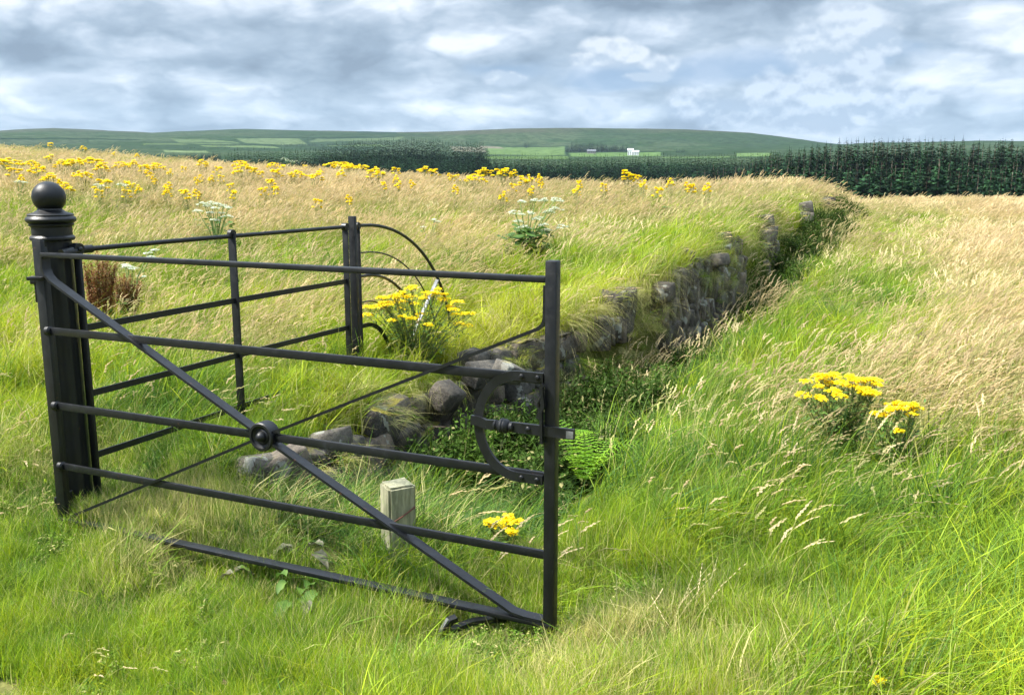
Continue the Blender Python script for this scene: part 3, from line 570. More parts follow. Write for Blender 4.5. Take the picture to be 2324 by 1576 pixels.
    scatter('overhanging_turf', lib_hang[0], np.stack([X, Y, Z], -1), rot, np.stack([sc, sc, sc], -1), np.stack([dry, hue, .45+g.normal(0, .1, n)], -1), g.integers(0, lib_hang[1], n), 'yellow green turf hanging over the top edge of the stone wall')
    # tussocks, dead stems and weeds on the bank past the stones
    m = 2600; s = g.uniform(WS[11]+.2, WS[15], m); px = np.interp(s, WS, W[:, 0]); py = np.interp(s, WS, W[:, 1]); tx = np.interp(s+ds, WS, W[:, 0])-px; ty = np.interp(s+ds, WS, W[:, 1])-py; L_ = np.hypot(tx, ty); tx, ty = tx/L_, ty/L_
    off = g.uniform(-.5, .9, m); X = px+ty*off; Y = py-tx*off; cl = fbm(X, Y, 1.3, 101, 3); hq = g.uniform(.5, 1.5, m)*(.5+1.0*cl)
    lay('bank_tussocks', lib_long, X, Y, g.uniform(.9, 1.6, m), hq, np.stack([np.clip((cl-.35)*1.3, 0, .8)+g.normal(0, .1, m), .28+.5*fbm(X, Y, .9, 103, 2)+g.normal(0, .15, m), .42+g.normal(0, .16, m)], -1), g, 'broken tussocks on the steep bank past the stone wall', 1.4, tilt=.35)
    m = 420; s = np.concatenate([g.uniform(WS[11]+.2, WS[14], m//2), g.uniform(WS[9]-.3, WS[11]+.5, m-m//2)]); px = np.interp(s, WS, W[:, 0]); py = np.interp(s, WS, W[:, 1]); tx = np.interp(s+ds, WS, W[:, 0])-px; ty = np.interp(s+ds, WS, W[:, 1])-py; L_ = np.hypot(tx, ty); tx, ty = tx/L_, ty/L_
    off = np.where(py > 11, g.uniform(-.4, 1.1, m), g.uniform(.22, .7, m)); off[:60] = g.uniform(-.3, .0, 60); X = px+ty*off; Y = py-tx*off; k = fbm(X, Y, 1.5, 107, 2) > .42; X, Y = X[k], Y[k]; m = len(X)
    lay('bank_seed_heads', lib_seed, X, Y, np.full(m, 1.2), g.uniform(.7, 1.25, m), np.stack([g.uniform(.5, 1, m), np.full(m, .4), g.uniform(.3, .6, m)], -1), g, 'arching tan seed heads in front of the wall and on the bank', .6, tilt=.3)
    # small plants and grass rooted in the joints of the wall
    m = 420; s = g.uniform(WS[4]-.3, WS[11]+.3, m); px = np.interp(s, WS, W[:, 0]); py = np.interp(s, WS, W[:, 1]); tx = np.interp(s+ds, WS, W[:, 0])-px; ty = np.interp(s+ds, WS, W[:, 1])-py; L_ = np.hypot(tx, ty); tx, ty = tx/L_, ty/L_
    foot = np.interp(s, WS, WFOOT); top = tps(U_T, px-ty*.1, py+tx*.1); v_ = g.uniform(0, 1, m)**1.3; Z = foot+(top-foot)*v_; off = .17-.10*(Z-foot); k = fbm(s, v_*2, 1.4, 121, 3) > .47; m = int(k.sum())
    scatter('wall_plants', lib_hang[0], np.stack([px+ty*off, py-tx*off, Z], -1)[k], np.stack([g.normal(0, .3, m), g.normal(.3, .3, m), (np.arctan2(-tx, ty))[k]+g.normal(0, .8, m)], -1), np.tile(g.uniform(.35, .95, (m, 1)), (1, 3)), np.stack([g.uniform(0, .9, m), g.uniform(.1, .8, m), g.uniform(.25, .6, m)], -1), g.integers(0, lib_hang[1], m), 'tufts and small plants growing out of the wall joints')
    # ditch weeds along the wall foot
    s = g.uniform(WS[4]-.3, WS[14], 6400); px = np.interp(s, WS, W[:, 0]); py = np.interp(s, WS, W[:, 1]); tx = np.interp(s+ds, WS, W[:, 0])-px; ty = np.interp(s+ds, WS, W[:, 1])-py; L_ = np.hypot(tx, ty); tx, ty = tx/L_, ty/L_
    lo = np.where(py < 7.2, .34, np.where(py < 10.8, .28, .0)); hi = np.interp(s, WS, WDW)*.86; off = g.uniform(lo, hi); X = px+ty*off; Y = py-tx*off
    k = ~((X < .15) & (Y < 5.35)) & (g.uniform(0, 1, len(X)) < np.where(Y < 5.8, .8, np.where(Y < 7.8, 1, np.where(off < .6, .8, .12)))); X, Y, off = X[k], Y[k], off[k]; n = len(X)
    k2 = np.ones(n, bool)
    for cx_, cy_, cr_ in CLEAR: k2 &= np.hypot(X-cx_, Y-cy_) > cr_
    X, Y, off = X[k2], Y[k2], off[k2]; k = np.flatnonzero(k)[k2]; n = len(X)
    hs = np.where(Y < 7, 1.15, np.where(Y < 11, 1.0, .95))*g.uniform(.55, 1.15, n)*(1.1-.6*off/np.interp(s[k], WS, WDW)); wcl = fbm(X, Y, 1.8, 61, 3); hs = hs*(.45+1.1*fbm(X, Y, 3.1, 64, 3))
    scatter('nettles', lib_nett[0], np.stack([X, Y, height(X, Y)-.02], -1), np.stack([g.normal(0, .1, n), g.normal(0, .1, n), g.uniform(0, 6.28, n)], -1), np.stack([hs*0+1, hs*0+1, hs], -1),
            np.stack([np.full(n, .03), np.clip((wcl-.3)*1.1, 0, 1), .30+g.normal(0, .12, n)], -1), g.integers(0, lib_nett[1], n), 'dark green nettles and weeds filling the ditch at the wall foot')
build_grass()

# ------------------------------------------------------------------ stone wall
def stone_mat():
    m, t, p, _ = new_mat('whin_stone'); P = pos(t); at = t.node('ShaderNodeAttribute', attribute_name='bc')
    n1 = t.noise(P, 9, 6, .65); n2 = t.noise(P, 45, 5, .7); c = t.mix(t.ss(n1, .35, .65), (.036, .032, .027), (.110, .096, .076)); c = t.mix(.55, c, at.outputs[0], 'OVERLAY')
    c = t.mix(t.m('MULTIPLY', t.ss(n2, .5, .7), .6), c, (.12, .11, .09))
    lich = t.m('MULTIPLY', t.ss(t.noise(P, 7, 5, .6, .4), .575, .60), t.ss(t.noise(P, 1.3, 2), .44, .54)); c = t.mix(t.m('MULTIPLY', lich, .75), c, (.27, .275, .24))
    nz = t.node('ShaderNodeSeparateXYZ'); t.l.new(t.node('ShaderNodeNewGeometry').outputs['Normal'], nz.inputs[0])
    moss = t.m('MULTIPLY', t.ss(t.m('ADD', nz.outputs[2], t.m('MULTIPLY', n1, .8)), 1.08, 1.3), t.ss(t.noise(P, 2.4, 3), .54, .62)); c = t.mix(t.m('MULTIPLY', moss, .85), c, (.26, .22, .02))
    t.set(p.inputs['Base Color'], c); p.inputs['Roughness'].default_value = .9; bump(t, p, t.m('ADD', t.m('MULTIPLY', n1, 1.2), n2), .9, .018); return m
m_stone = stone_mat()
def hull_stone(g, size, M, npts=11):
    bm = bmesh.new(); v = g.normal(0, 1, (npts, 3)); v /= np.abs(v).max(1, keepdims=True)**1.0
    v = np.concatenate([v*g.uniform(.75, 1, (npts, 1)), np.array([[a, b, c] for a in (-1, 1) for b in (-1, 1) for c in (-1, 1)])*g.uniform(.62, .95, (8, 3))]); v = v*np.array(size)*.5
    for q in v: bm.verts.new(q)
    r = bmesh.ops.convex_hull(bm, input=bm.verts)
    bmesh.ops.delete(bm, geom=list({e for e in r['geom_interior'] if isinstance(e, bmesh.types.BMVert)}), context='VERTS')
    bmesh.ops.bevel(bm, geom=bm.edges[:], offset=min(size)*.045, segments=1, affect='EDGES')
    bmesh.ops.triangulate(bm, faces=bm.faces[:]); bm.verts.index_update()
    V = np.array([(M @ v_.co)[:] for v_ in bm.verts]); Fq = np.array([[v_.index for v_ in f.verts] for f in bm.faces]); bm.free(); return V, Fq
def build_wall():
    g = np.random.default_rng(3); parts = []
    def put(p, size, rz, tilt=.12, col=None):
        M = Matrix.Translation(p) @ Matrix.Rotation(rz, 4, 'Z') @ Matrix.Rotation(g.normal(0, tilt), 4, 'X') @ Matrix.Rotation(g.normal(0, tilt), 4, 'Y')
        V, Fq = hull_stone(g, size, M); k = g.uniform(.2, .85); wr = g.uniform(.9, 1.2); cc = np.tile(np.array([k*wr, k, k/wr]), (len(V), 1)); parts.append((V, Fq, cc))
    s = WS[3]+.1
    z = 0
    sE = WS[11]+1.0
    row = 0; zoff = -.10
    while zoff < 1.45:
        hgt = g.uniform(.15, .22); s = WS[3]-.05+g.uniform(0, .1)
        while s < sE+9:
            upright = s > WS[9]; wd = g.uniform(.16, .40) if not upright else g.uniform(.07, .17); hh = hgt*(g.uniform(.85, 1.3) if not upright else g.uniform(1.0, 1.7))
            sm = s+wd/2; x = np.interp(sm, WS, W[:, 0]); y = np.interp(sm, WS, W[:, 1]); tx = np.interp(sm+.05, WS, W[:, 0])-x; ty = np.interp(sm+.05, WS, W[:, 1])-y; L = math.hypot(tx, ty); tx /= L; ty /= L
            foot = float(np.interp(sm, WS, WFOOT)); top = float(tps(U_T, np.array([x-ty*.12]), np.array([y+tx*.12]))[0])+.03+g.normal(0, .03)
            zc = foot+zoff+hgt/2; rag = float(fbm(np.array([sm]), np.array([row*.2]), 1.2, 41, 2)[0]); mid = WS[9]-.1 < sm < WS[10]+.05; skip = (sm > sE and rag < .66) or (mid and rag < .50) or (top-zc < .0)
            if not skip:
                lean = (zc-foot)*.10; off = .06-lean+g.normal(0, .018)
                put((x+ty*off, y-tx*off, zc), (wd*1.16, .26, min(hh, .34)*1.12), math.atan2(ty, tx)+g.normal(0, .10), .10)
            s += wd
        zoff += hgt*1.0; row += 1
    # tumbled stones at the low end by the gate and a few lifted ones along the top
    for (px, py, z_, a, b, c_, rz) in [(640, 1062, .10, .34, .24, .20, .4), (590, 1110, .03, .20, .16, .11, .2), (745, 1010, .10, .30, .22, .20, .8), (700, 1045, .04, .24, .2, .2, .5),
                                       (1010, 900, .12, .26, .2, .26, 1.0), (1100, 850, .2, .34, .22, .18, .7), (905, 990, -.05, .3, .2, .25, 1.), (1155, 845, .25, .2, .2, .14, .6), (860, 960, .1, .3, .22, .2, .9), (1505, 665, .54, .24, .2, .2, 1.), (1630, 590, .74, .28, .22, .18, 1.)]:
        q = ray(px, py); t_ = (z_-EYE)/q.z; put((q.x*t_, q.y*t_, z_), (a, b, c_), rz, .25)
    V, Fq, C = cat(parts); o = link_mesh('stone_wall', mesh_np('stone_wall', V, Fq, C), m_stone)
    tag(o, 'old dry stone retaining wall of dark rubble with lichen, turf growing over its top', 'wall')
build_wall()

# ------------------------------------------------------------------ iron work
def iron_mat():
    m, t, p, _ = new_mat('black_painted_iron'); P = coord(t); n = t.noise(P, 22, 6, .7); n2 = t.noise(P, 160, 3, .7); n3 = t.noise(P, 5, 4, .6)
    c = t.mix(t.ss(n3, .35, .7), (.0028, .0036, .0052), (.006, .0072, .0095)); c = t.mix(t.m('MULTIPLY', t.ss(n, .60, .74), .35), c, (.035, .040, .048))
    c = t.mix(t.ss(n2, .75, .77), c, (.25, .27, .30)); c = t.mix(t.m('MULTIPLY', t.ss(t.noise(P, 14, 6, .75), .66, .70), .7), c, (.10, .045, .022)); t.set(p.inputs['Base Color'], c)
    t.set(p.inputs['Roughness'], t.ss(n, .3, .7, .34, .55)); p.inputs['Specular IOR Level'].default_value = .38
    bump(t, p, t.m('ADD', n, t.m('MULTIPLY', n2, .5)), .25, .003); return m
m_iron = iron_mat()
m_bare, t, p, _ = new_mat('worn_galvanised'); t.set(p.inputs['Base Color'], t.mix(t.ss(t.noise(coord(t), 30, 4), .4, .6), (.10, .105, .11), (.20, .205, .21))); p.inputs['Metallic'].default_value = .4; p.inputs['Roughness'].default_value = .5
G0 = Vector((-2.125, 4.088, 0)); G1 = Vector((.132, 3.047, 0)); gd = (G1-G0).normalized(); GL = (G1-G0).length
gn = Vector((-gd.y, gd.x, 0));  gn = gn if gn.y < 0 else -gn      # towards the camera
UP = Vector((0, 0, 1))
def gp(s, z, n=0.0): return G0+gd*s+UP*z+gn*n
def gate():
    root = empty('iron_gate', G0+UP*.0, 0); tag(root, 'open black iron field gate with crossed braces and a round boss', 'gate')
    def part(name, fn, mat=m_iron, parent=root, smooth=35):
        bm = bmesh.new(); fn(bm); return obj(name, bm, mat, parent, smooth, True)
    part('hinge_stile', lambda b: (bar(b, gp(0, 0.0), gp(0, 1.335), .055, .022, gn), bar(b, gp(-.024, .02, -.035), gp(-.024, 1.30, -.035), .010, .05, gn)))
    part('latch_stile', lambda b: bar(b, gp(GL+.006, .0), gp(GL+.006, 1.335), .042, .042, gn, .005))
    def top(b):
        bar(b, gp(.02, 1.27), gp(GL-.015, 1.27), .032, .022, UP, .005)
    part('top_rail', top)
    for z, h in ((.925, .034), (.575, .034), (.285, .032)):
        if z == .575:
            part('rail', lambda b: (bar(b, gp(.02, z), gp(HS-.045, z), .014, h, UP, .003), bar(b, gp(HS+.045, z), gp(GL-.015, z), .014, h, UP, .003)))
        else: part('rail', lambda b: bar(b, gp(.02, z), gp(GL-.015, z), .014, h, UP, .003))
    part('bottom_rail', lambda b: bar(b, gp(-.02, .022), gp(GL+.02, .022), .046, .018, UP, .003))
    hub = gp(HS, HZ)
    # wide flat brace: runs down the stile, then across to the foot of the latch stile
    d = (gp(.03, 1.175)-hub).normalized()
    part('wide_brace', lambda b: ribbon(b, [gp(.034, 1.262, .0), gp(.034, 1.21, .0), gp(.045, 1.182, .0), gp(.075, 1.155, 0), hub+(gp(.075, 1.155)-hub).normalized()*.055], .046, .011, gn))
    e = gp(GL-.14, .045)
    part('wide_brace', lambda b: ribbon(b, [hub+(e-hub).normalized()*.055, hub+(e-hub)*.97, e, gp(GL-.09, .038), gp(GL-.02, .037)], .046, .011, gn))
    u = gp(GL-.045, 1.10)
    part('thin_brace', lambda b: ribbon(b, [hub+(u-hub).normalized()*.055, u, gp(GL-.028, 1.115), gp(GL-.020, 1.135), gp(GL-.018, 1.25)], .026, .012, gn))
    l = gp(.06, .045)
    part('thin_brace', lambda b: ribbon(b, [hub+(l-hub).normalized()*.055, l], .026, .012, gn))
    M = axis_matrix(hub-gn*.030, gn)
    bs = part('boss_ring', lambda b: lathe(b, [(.030, .0), (.058, .0), (.060, .004), (.060, .052), (.056, .057), (.047, .057), (.044, .050), (.034, .044), (.030, .044)], M, 48))
    part('boss', lambda b: lathe(b, [(.0335, .02), (.0335, .042), (.030, .046), (.024, .047), (.022, .053), (.018, .062), (.010, .068), (.001, .070)], M, 32), parent=bs) if False else part('boss', lambda b: lathe(b, [(.0335, .02), (.0335, .046), (.028, .050), (.024, .049), (.022, .055), (.018, .064), (.010, .071), (.001, .073)], M, 32))
    # latch hoop
    zc, rr = .749, .183
    cs = GL-.115; ra = .155
    arc = [gp(GL-.02, zc+rr, .013)]+[gp(cs-ra*math.sin(a), zc+rr*math.cos(a), .013) for a in np.linspace(0, math.pi, 26)]+[gp(GL-.02, zc-rr, .013)]
    part('latch_hoop', lambda b: ribbon(b, arc, .012, .034, gn))
    for s_, z_ in ((GL-.04, zc+rr), (GL-.10, zc+rr), (GL-.04, zc-rr), (GL-.10, zc-rr)):
        part('rivet', lambda b: lathe(b, [(.009, 0), (.009, .003), (.006, .007), (.001, .008)], axis_matrix(gp(s_, z_, .019), gn), 12))
    zl = zc-.0
    def latch(b):
        e0 = cs-ra
        ribbon(b, [gp(e0-.025, zl+.008, .024), gp(e0+.005, zl+.007, .024), gp(e0+.035, zl-.002, .024), gp(e0+.070, zl-.0, .024)], .014, .034, gn)
        M2 = axis_matrix(gp(e0+.066, zl-.0, .026), gd)
        lathe(b, [(.013, 0), (.018, .004), (.020, .010), (.015, .014), (.019, .020), (.026, .028), (.028, .035), (.024, .040), (.027, .046), (.022, .056), (.015, .060), (.019, .066), (.018, .074), (.013, .078)], M2, 24)
        ribbon(b, [gp(e0+.14, zl, .024), gp(GL+.10, zl, .024)], .014, .036, gn)
        lathe(b, [(.010, 0), (.010, .003), (.006, .006), (.001, .007)], axis_matrix(gp(GL-.07, zl, .031), gn), 12)
    part('latch_bar', latch)
    part('worn_latch_tip', lambda b: ribbon(b, [gp(GL+.072, zl-.002, .0315), gp(GL+.098, zl-.002, .0315)], .002, .026, gn), m_bare)
    part('latch_guard', lambda b: (ribbon(b, [gp(GL-.018, zl-.045, .030), gp(GL-.018, zl+.07, .034)], .018, .010, gn), tube(b, [gp(GL-.022, zl+.06, .035), gp(GL-.030, zl+.10, .036), gp(GL-.016, zl+.125, .036), gp(GL-.014, zl+.15, .035)], [.007, .007, .006, .005], 8), ribbon(b, [gp(GL-.03, zl+.045, .036), gp(GL-.012, zl+.09, .036), gp(GL-.02, zl+.155, .034), gp(GL-.012, zl+.165, .034)], .012, .014, gn)))
    for z_ in (.925, .575, .285): part('rail_socket', lambda b: lathe(b, [(.022, 0), (.022, .02), (.014, .026)], axis_matrix(gp(.012, z_, .004), gd), 16))
    return root
HS = None
# boss sits where the sight line through (600, 985) meets the gate plane
q = ray(600, 985); tt_ = (G0-Vector((0, 0, EYE))).dot(gn)/q.dot(gn); hp = Vector((0, 0, EYE))+q*tt_; HS = (hp-G0).dot(gd); HZ = hp.z; print('boss', HS, HZ, GL)
HZ = .575
gate()

def gate_post():
    c = Vector((-2.165, 4.30, 0)); root = empty('gate_post', c); tag(root, 'thick black cast iron gate post with a ball finial', 'post')
    def part(name, fn, sm=35): bm = bmesh.new(); fn(bm); return obj(name, bm, m_iron, root, sm)
    T = Matrix()
    def shaft(b):
        n = 64; rings = []
        for z in (-.3, .0, .6, 1.0, 1.33):
            rings.append([b.verts.new(((.0815-.0035*(1 if (k % 8) in (3, 4, 5) else 0))*math.cos(2*math.pi*k/n), (.0815-.0035*(1 if (k % 8) in (3, 4, 5) else 0))*math.sin(2*math.pi*k/n), z)) for k in range(n)])
        for a, bb in zip(rings, rings[1:]):
            for k in range(n): b.faces.new([a[k], a[(k+1) % n], bb[(k+1) % n], bb[k]])
        b.faces.new(rings[-1])
    part('shaft', shaft, 30)
    part('base', lambda b: lathe(b, [(.11, -.1), (.11, .02), (.10, .05), (.085, .06)], T, 40))
    part('collar', lambda b: lathe(b, [(.080, 1.318), (.092, 1.320), (.098, 1.327), (.098, 1.335), (.092, 1.342), (.088, 1.345), (.088, 1.383), (.090, 1.386), (.096, 1.388), (.098, 1.396), (.095, 1.400), (.102, 1.404), (.109, 1.412), (.110, 1.420), (.106, 1.428), (.100, 1.432), (.098, 1.435), (.100, 1.440), (.096, 1.444), (.070, 1.452), (.055, 1.462), (.050, 1.475), (.03, 1.475)], T, 56), 30)
    part('ball_finial', lambda b: bmesh.ops.create_uvsphere(b, u_segments=48, v_segments=32, radius=.0735, matrix=Matrix.Translation((0, 0, 1.520))), 80)
    hb = Vector((-2.125, 4.088, 0))-c
    part('hinge_bracket', lambda b: (bar(b, hb+Vector((-.045, .02, 1.145)), hb+Vector((-.045, .20, 1.145)), .04, .022), bar(b, hb+Vector((-.035, .04, 1.05)), hb+Vector((-.035, .04, 1.15)), .03, .03), bar(b, hb+Vector((-.05, -.012, 1.165)), hb+Vector((.02, -.012, 1.165)), .05, .016)))
    part('bottom_bracket', lambda b: bar(b, hb+Vector((-.035, .03, .10)), hb+Vector((-.035, .20, .10)), .04, .03))
gate_post()

fd = Vector((.4236, .9059, 0)); fo = Vector((-2.025, 4.35, 0)); fn_ = Vector((-fd.y, fd.x, 0)); FS = 2.125
fn_ = fn_ if fn_.y < 0 else -fn_
def fp(s, z, n=0.0): return fo+fd*s+UP*z+fn_*n
def fence():
    root = empty('iron_fence', fo); tag(root, 'black iron rail fence behind the gate, its end rails bent down in hoops', 'fence')
    def part(name, fn, mat=m_iron, sm=40): bm = bmesh.new(); fn(bm); return obj(name, bm, mat, root, sm, True)
    part('standard', lambda b: (bar(b, fp(-.063, -.2), fp(-.063, 1.285), .042, .014, fd), tube(b, [fp(-.063, 1.28, -.02), fp(-.063, 1.28, .02)], .028, 16), lathe(b, [(.012, 0), (.012, .008), (.006, .014)], axis_matrix(fp(-.063, 1.28, .018), fn_), 12)))
    part('standard', lambda b: (bar(b, fp(.983, -.1), fp(.983, 1.30), .052, .012, fd), tube(b, [fp(.983, 1.295, -.012), fp(.983, 1.295, .012)], .026, 16)))
    def mp(b):
        bar(b, fp(FS+.035, -.1, .012), fp(FS+.035, 1.355, .012), .052, .030, fd, .003)
        for s_ in (-.035, .105): bar(b, fp(FS+s_, -.1), fp(FS+s_, 1.28), .045, .012, fd, .003); tube(b, [fp(FS+s_, 1.285, -.018), fp(FS+s_, 1.285, .018)], .026, 16)
    part('end_post', mp)
    part('top_rail', lambda b: (tube(b, [fp(-.09, 1.275), fp(.5, 1.281), fp(FS-.03, 1.285)], .0125, 12), tube(b, [fp(-.05, 1.275), fp(.02, 1.276)], .019, 12), tube(b, [fp(-.15, 1.262), fp(-.07, 1.27)], .024, 12)))
    for z in (.913, .59, .28): part('rail', lambda b: ribbon(b, [fp(-.06, z-.01), fp(1.0, z-.002), fp(FS-.03, z)], .009, .032, fn_))
    def hoop(b, s0, z0, R1, R2, r, flat=False, a1=90):
        pts = [fp(s0, z0)]+[fp(s0+.08+R1*math.sin(R(a)), z0-R2+R2*math.cos(R(a))) for a in np.linspace(0, a1, 22)]
        if flat: ribbon(b, pts, .009, .03, fn_)
        else: tube(b, pts, r, 8)
    s0 = FS+.11
    part('hoop', lambda b: hoop(b, s0, 1.285, 1.26, 1.10, .012))
    part('thin_hoop', lambda b: hoop(b, s0, 1.095, 1.03, .93, .0055))
    part('hoop', lambda b: hoop(b, s0, .93, .78, .76, .011))
    part('thin_hoop', lambda b: hoop(b, s0, .745, .50, .60, .0055))
    part('low_hoop', lambda b: hoop(b, s0, .575, .34, .45, .01, True))
    part('strut', lambda b: bar(b, fp(s0+1.11, .80), fp(s0+.55, .25), .03, .012, Vector((0, 0, 1)).cross(fn_)+UP), m_bare)
fence()

# gate stop: a drop catch set in the grass under the gate
def gate_stop():
    c = Vector((-.225, 3.10, 0)); z0 = h1(c.x, c.y)+.035; c.z = z0; root = empty('gate_stop', c); tag(root, 'iron catch standing in the grass under the gate, worn grey face', 'gate stop')
    def part(name, fn, mat): bm = bmesh.new(); fn(bm); return obj(name, bm, mat, root, 40)
    d = Vector((.9, .35, 0)).normalized(); nn = Vector((-.35, .9, 0))
    part('arm', lambda b: ribbon(b, [Vector((0, 0, .03)), d*.08+UP*.05, d*.16+UP*.045, d*.24+UP*.03], .03, .016, nn), m_iron)
    part('hook', lambda b: ribbon(b, [Vector((-.045, 0, -.04)), Vector((-.04, 0, -.0)), Vector((-.02, 0, .045)), Vector((.0, 0, .072)), Vector((.022, 0, .080))], .034, .018, nn), m_iron)
    part('worn_face', lambda b: ribbon(b, [Vector((-.051, 0, -.02))-nn*.004, Vector((-.046, 0, .008))-nn*.004, Vector((-.028, 0, .048))-nn*.004, Vector((-.010, 0, .077))-nn*.004], .020, .010, nn), m_bare)
    q2 = d*.20+UP*.06
    part('keeper', lambda b: bmesh.ops.create_uvsphere(b, u_segments=16, v_segments=10, radius=.032, matrix=Matrix.Translation(q2)), m_iron)
    part('peg', lambda b: tube(b, [d*.14+UP*.04, d*.14-UP*.15], .012, 8), m_iron)
gate_stop()

# wooden stump
def stump():
    m, t, p, _ = new_mat('weathered_wood'); P = coord(t); mp_ = t.node('ShaderNodeMapping'); mp_.inputs['Scale'].default_value = (22, 22, 2.5); t.l.new(P, mp_.inputs[0])
    n = t.noise(mp_.outputs[0], 2.2, 6, .7, .6); n2 = t.noise(P, 9, 4, .6); c = t.mix(t.ss(n, .35, .65), (.15, .15, .09), (.30, .29, .19)); c = t.mix(t.m('MULTIPLY', t.ss(n2, .5, .7), .5), c, (.16, .20, .08))
    t.set(p.inputs['Base Color'], c); p.inputs['Roughness'].default_value = .9; bump(t, p, n, .7, .004)
    q = ray(900, 1100); zt = .315; t_ = (zt-EYE)/q.z; c0 = Vector((q.x*t_, q.y*t_+.03, 0)); root = empty('wooden_post', c0, R(28)); tag(root, 'short square weathered wooden stump with a rusty bracket behind the gate', 'post')
    bm = bmesh.new(); b0 = bmesh.ops.create_cube(bm, size=1, matrix=Matrix.Translation((0, 0, zt/2-.15)) @ Matrix.Diagonal((.125, .12, zt+.3, 1)))
    bmesh.ops.bevel(bm, geom=bm.edges[:], offset=.010, segments=2, affect='EDGES'); bmesh.ops.subdivide_edges(bm, edges=bm.edges[:], cuts=3, use_grid_fill=True); [setattr(v, 'co', v.co+Vector((random.gauss(0, .0011), random.gauss(0, .0011), random.gauss(0, .0014)))) for v in bm.verts]; obj('stump', bm, m, root, 40)
    mr, t, p, _ = new_mat('rust'); t.set(p.inputs['Base Color'], t.mix(t.noise(coord(t), 40, 4), (.06, .025, .018), (.16, .06, .04))); p.inputs['Roughness'].default_value = .9
    bm = bmesh.new(); bmesh.ops.create_icosphere(bm, subdivisions=2, radius=.02, matrix=Matrix.Translation((.064, .0, zt-.075)) @ Matrix.Diagonal((.35, .9, 1.4, 1))); obj('rusty_bolt', bm, mr, root)
    bm = bmesh.new(); tube(bm, [Vector((.066, .0, zt-.085)), Vector((.05, -.065, zt-.10)), Vector((-.01, -.078, zt-.125)), Vector((-.07, -.066, zt-.16))], .004, 6); obj('rusty_wire', bm, mr, root)
stump()

# ------------------------------------------------------------------ flowers and other plants
def leaf_quads(g, centres, L, w, up=.3):
    V, Fq = [], []; o = 0
    for c in centres:
        a = g.uniform(0, 2*math.pi); d = np.array([math.cos(a), math.sin(a), g.uniform(-up, up)]); s = np.array([-math.sin(a), math.cos(a), g.uniform(-.3, .3)]); l = L*g.uniform(.6, 1.3)
        V += [c, c+d*l*.5+s*w*.5, c+d*l, c+d*l*.5-s*w*.5]; Fq.append([o, o+1, o+2, o+3]); o += 4
    return np.array(V), np.array(Fq)
def florets(g, centres, r, flat=.5, n=6):
    V, Fq = [], []; o = 0
    for c in centres:
        nrm = np.array([g.normal(0, flat), g.normal(0, flat), 1.0]); nrm /= np.linalg.norm(nrm); a = np.cross(nrm, [1, 0, 0.1]); a /= np.linalg.norm(a); b = np.cross(nrm, a); rr = r*g.uniform(.7, 1.2); ph = g.uniform(0, 6.28)
        for k in range(3):
            th = ph+k*math.pi/3; d = a*math.cos(th)+b*math.sin(th); s = -a*math.sin(th)+b*math.cos(th)
            V += [c-d*rr+nrm*rr*.1*k, c-s*rr*.42+nrm*rr*.1*k, c+d*rr+nrm*rr*.1*k, c+s*rr*.42+nrm*rr*.1*k]; Fq.append([o, o+1, o+2, o+3]); o += 4
        V += [c+a*rr*.35+nrm*rr*.35, c+b*rr*.35+nrm*rr*.35, c-a*rr*.35+nrm*rr*.35, c-b*rr*.35+nrm*rr*.35]; Fq.append([o, o+1, o+2, o+3]); o += 4
    return np.array(V), np.array(Fq)
def ragwort(name, loc, hgt, width, nclus, seed, fl=.010, per=34, lean=(.05, 0), drop=.3, leafn=300, ell=.7, split=False):
    """stems fanning out to flat-topped heads, each head a patch of small yellow flowers"""
    g = np.random.default_rng(seed); root = empty(name, loc); fc, st, lf = [], bmesh.new(), []
    for i in range(nclus):
        a = g.uniform(0, 2*math.pi); rr = width/2*math.sqrt((i+.5)/nclus); q = np.array([rr*math.cos(a)+lean[0], rr*math.sin(a)*ell+lean[1], hgt*(1-drop*(rr/(width/2))**2*g.uniform(.3, 1.2))-g.uniform(0, .13)*hgt])
        b = np.array([g.normal(0, .02), g.normal(0, .02), 0]); mid = b*.45+q*.55+np.array([0, 0, .06*hgt])
        tube(st, [Vector(b), Vector(b*.7+mid*.35), Vector(mid), Vector(q-[0, 0, .015])], [.004, .0035, .003, .002], 4, False)
        if split: fc = []
        cr_ = g.uniform(.018, .034)*(width/.35)**.3; k = max(3, int(per*g.uniform(.6, 1.3)))
        for j in range(k):
            rad = cr_*math.sqrt(g.uniform()); t2 = g.uniform(0, 6.28); fc.append(q+np.array([rad*math.cos(t2)*1.25, rad*math.sin(t2)*1.25, g.uniform(0, .012)-rad*rad*9]))
        for j in range(4):
            c2 = q+np.array([g.normal(0, cr_*.7), g.normal(0, cr_*.7), -.004]); tube(st, [Vector(mid*.25+q*.75), Vector(c2)], .0012, 3, False)
        if split: V, Fq = florets(g, fc, fl); link_mesh('flower_head', mesh_np('flower_head', V, Fq), m_yellow, root)
        for j in range(leafn//nclus):
            u = g.uniform(.05, .95); lf.append(b+(q-b)*u+g.normal(0, .026, 3))
    if not split: V, Fq = florets(g, fc, fl); link_mesh('flower_heads', mesh_np('flower_heads', V, Fq), m_yellow, root)
    obj('stems', st, m_rstem, root); V, Fq = leaf_quads(g, lf, .042, .013, .6); link_mesh('leaves', mesh_np('leaves', V, Fq), m_rleaf, root); return root
b = Vector((-.72, 6.70, h1(-.72, 6.70)))
rw = ragwort('ragwort', b, .64, .80, 50, 1, .0110, 40, (.03, -.04), .40, 2300, .6, True); tag(rw, 'large yellow ragwort by the hooped end of the iron fence', 'flower', 'ragwort in flower')
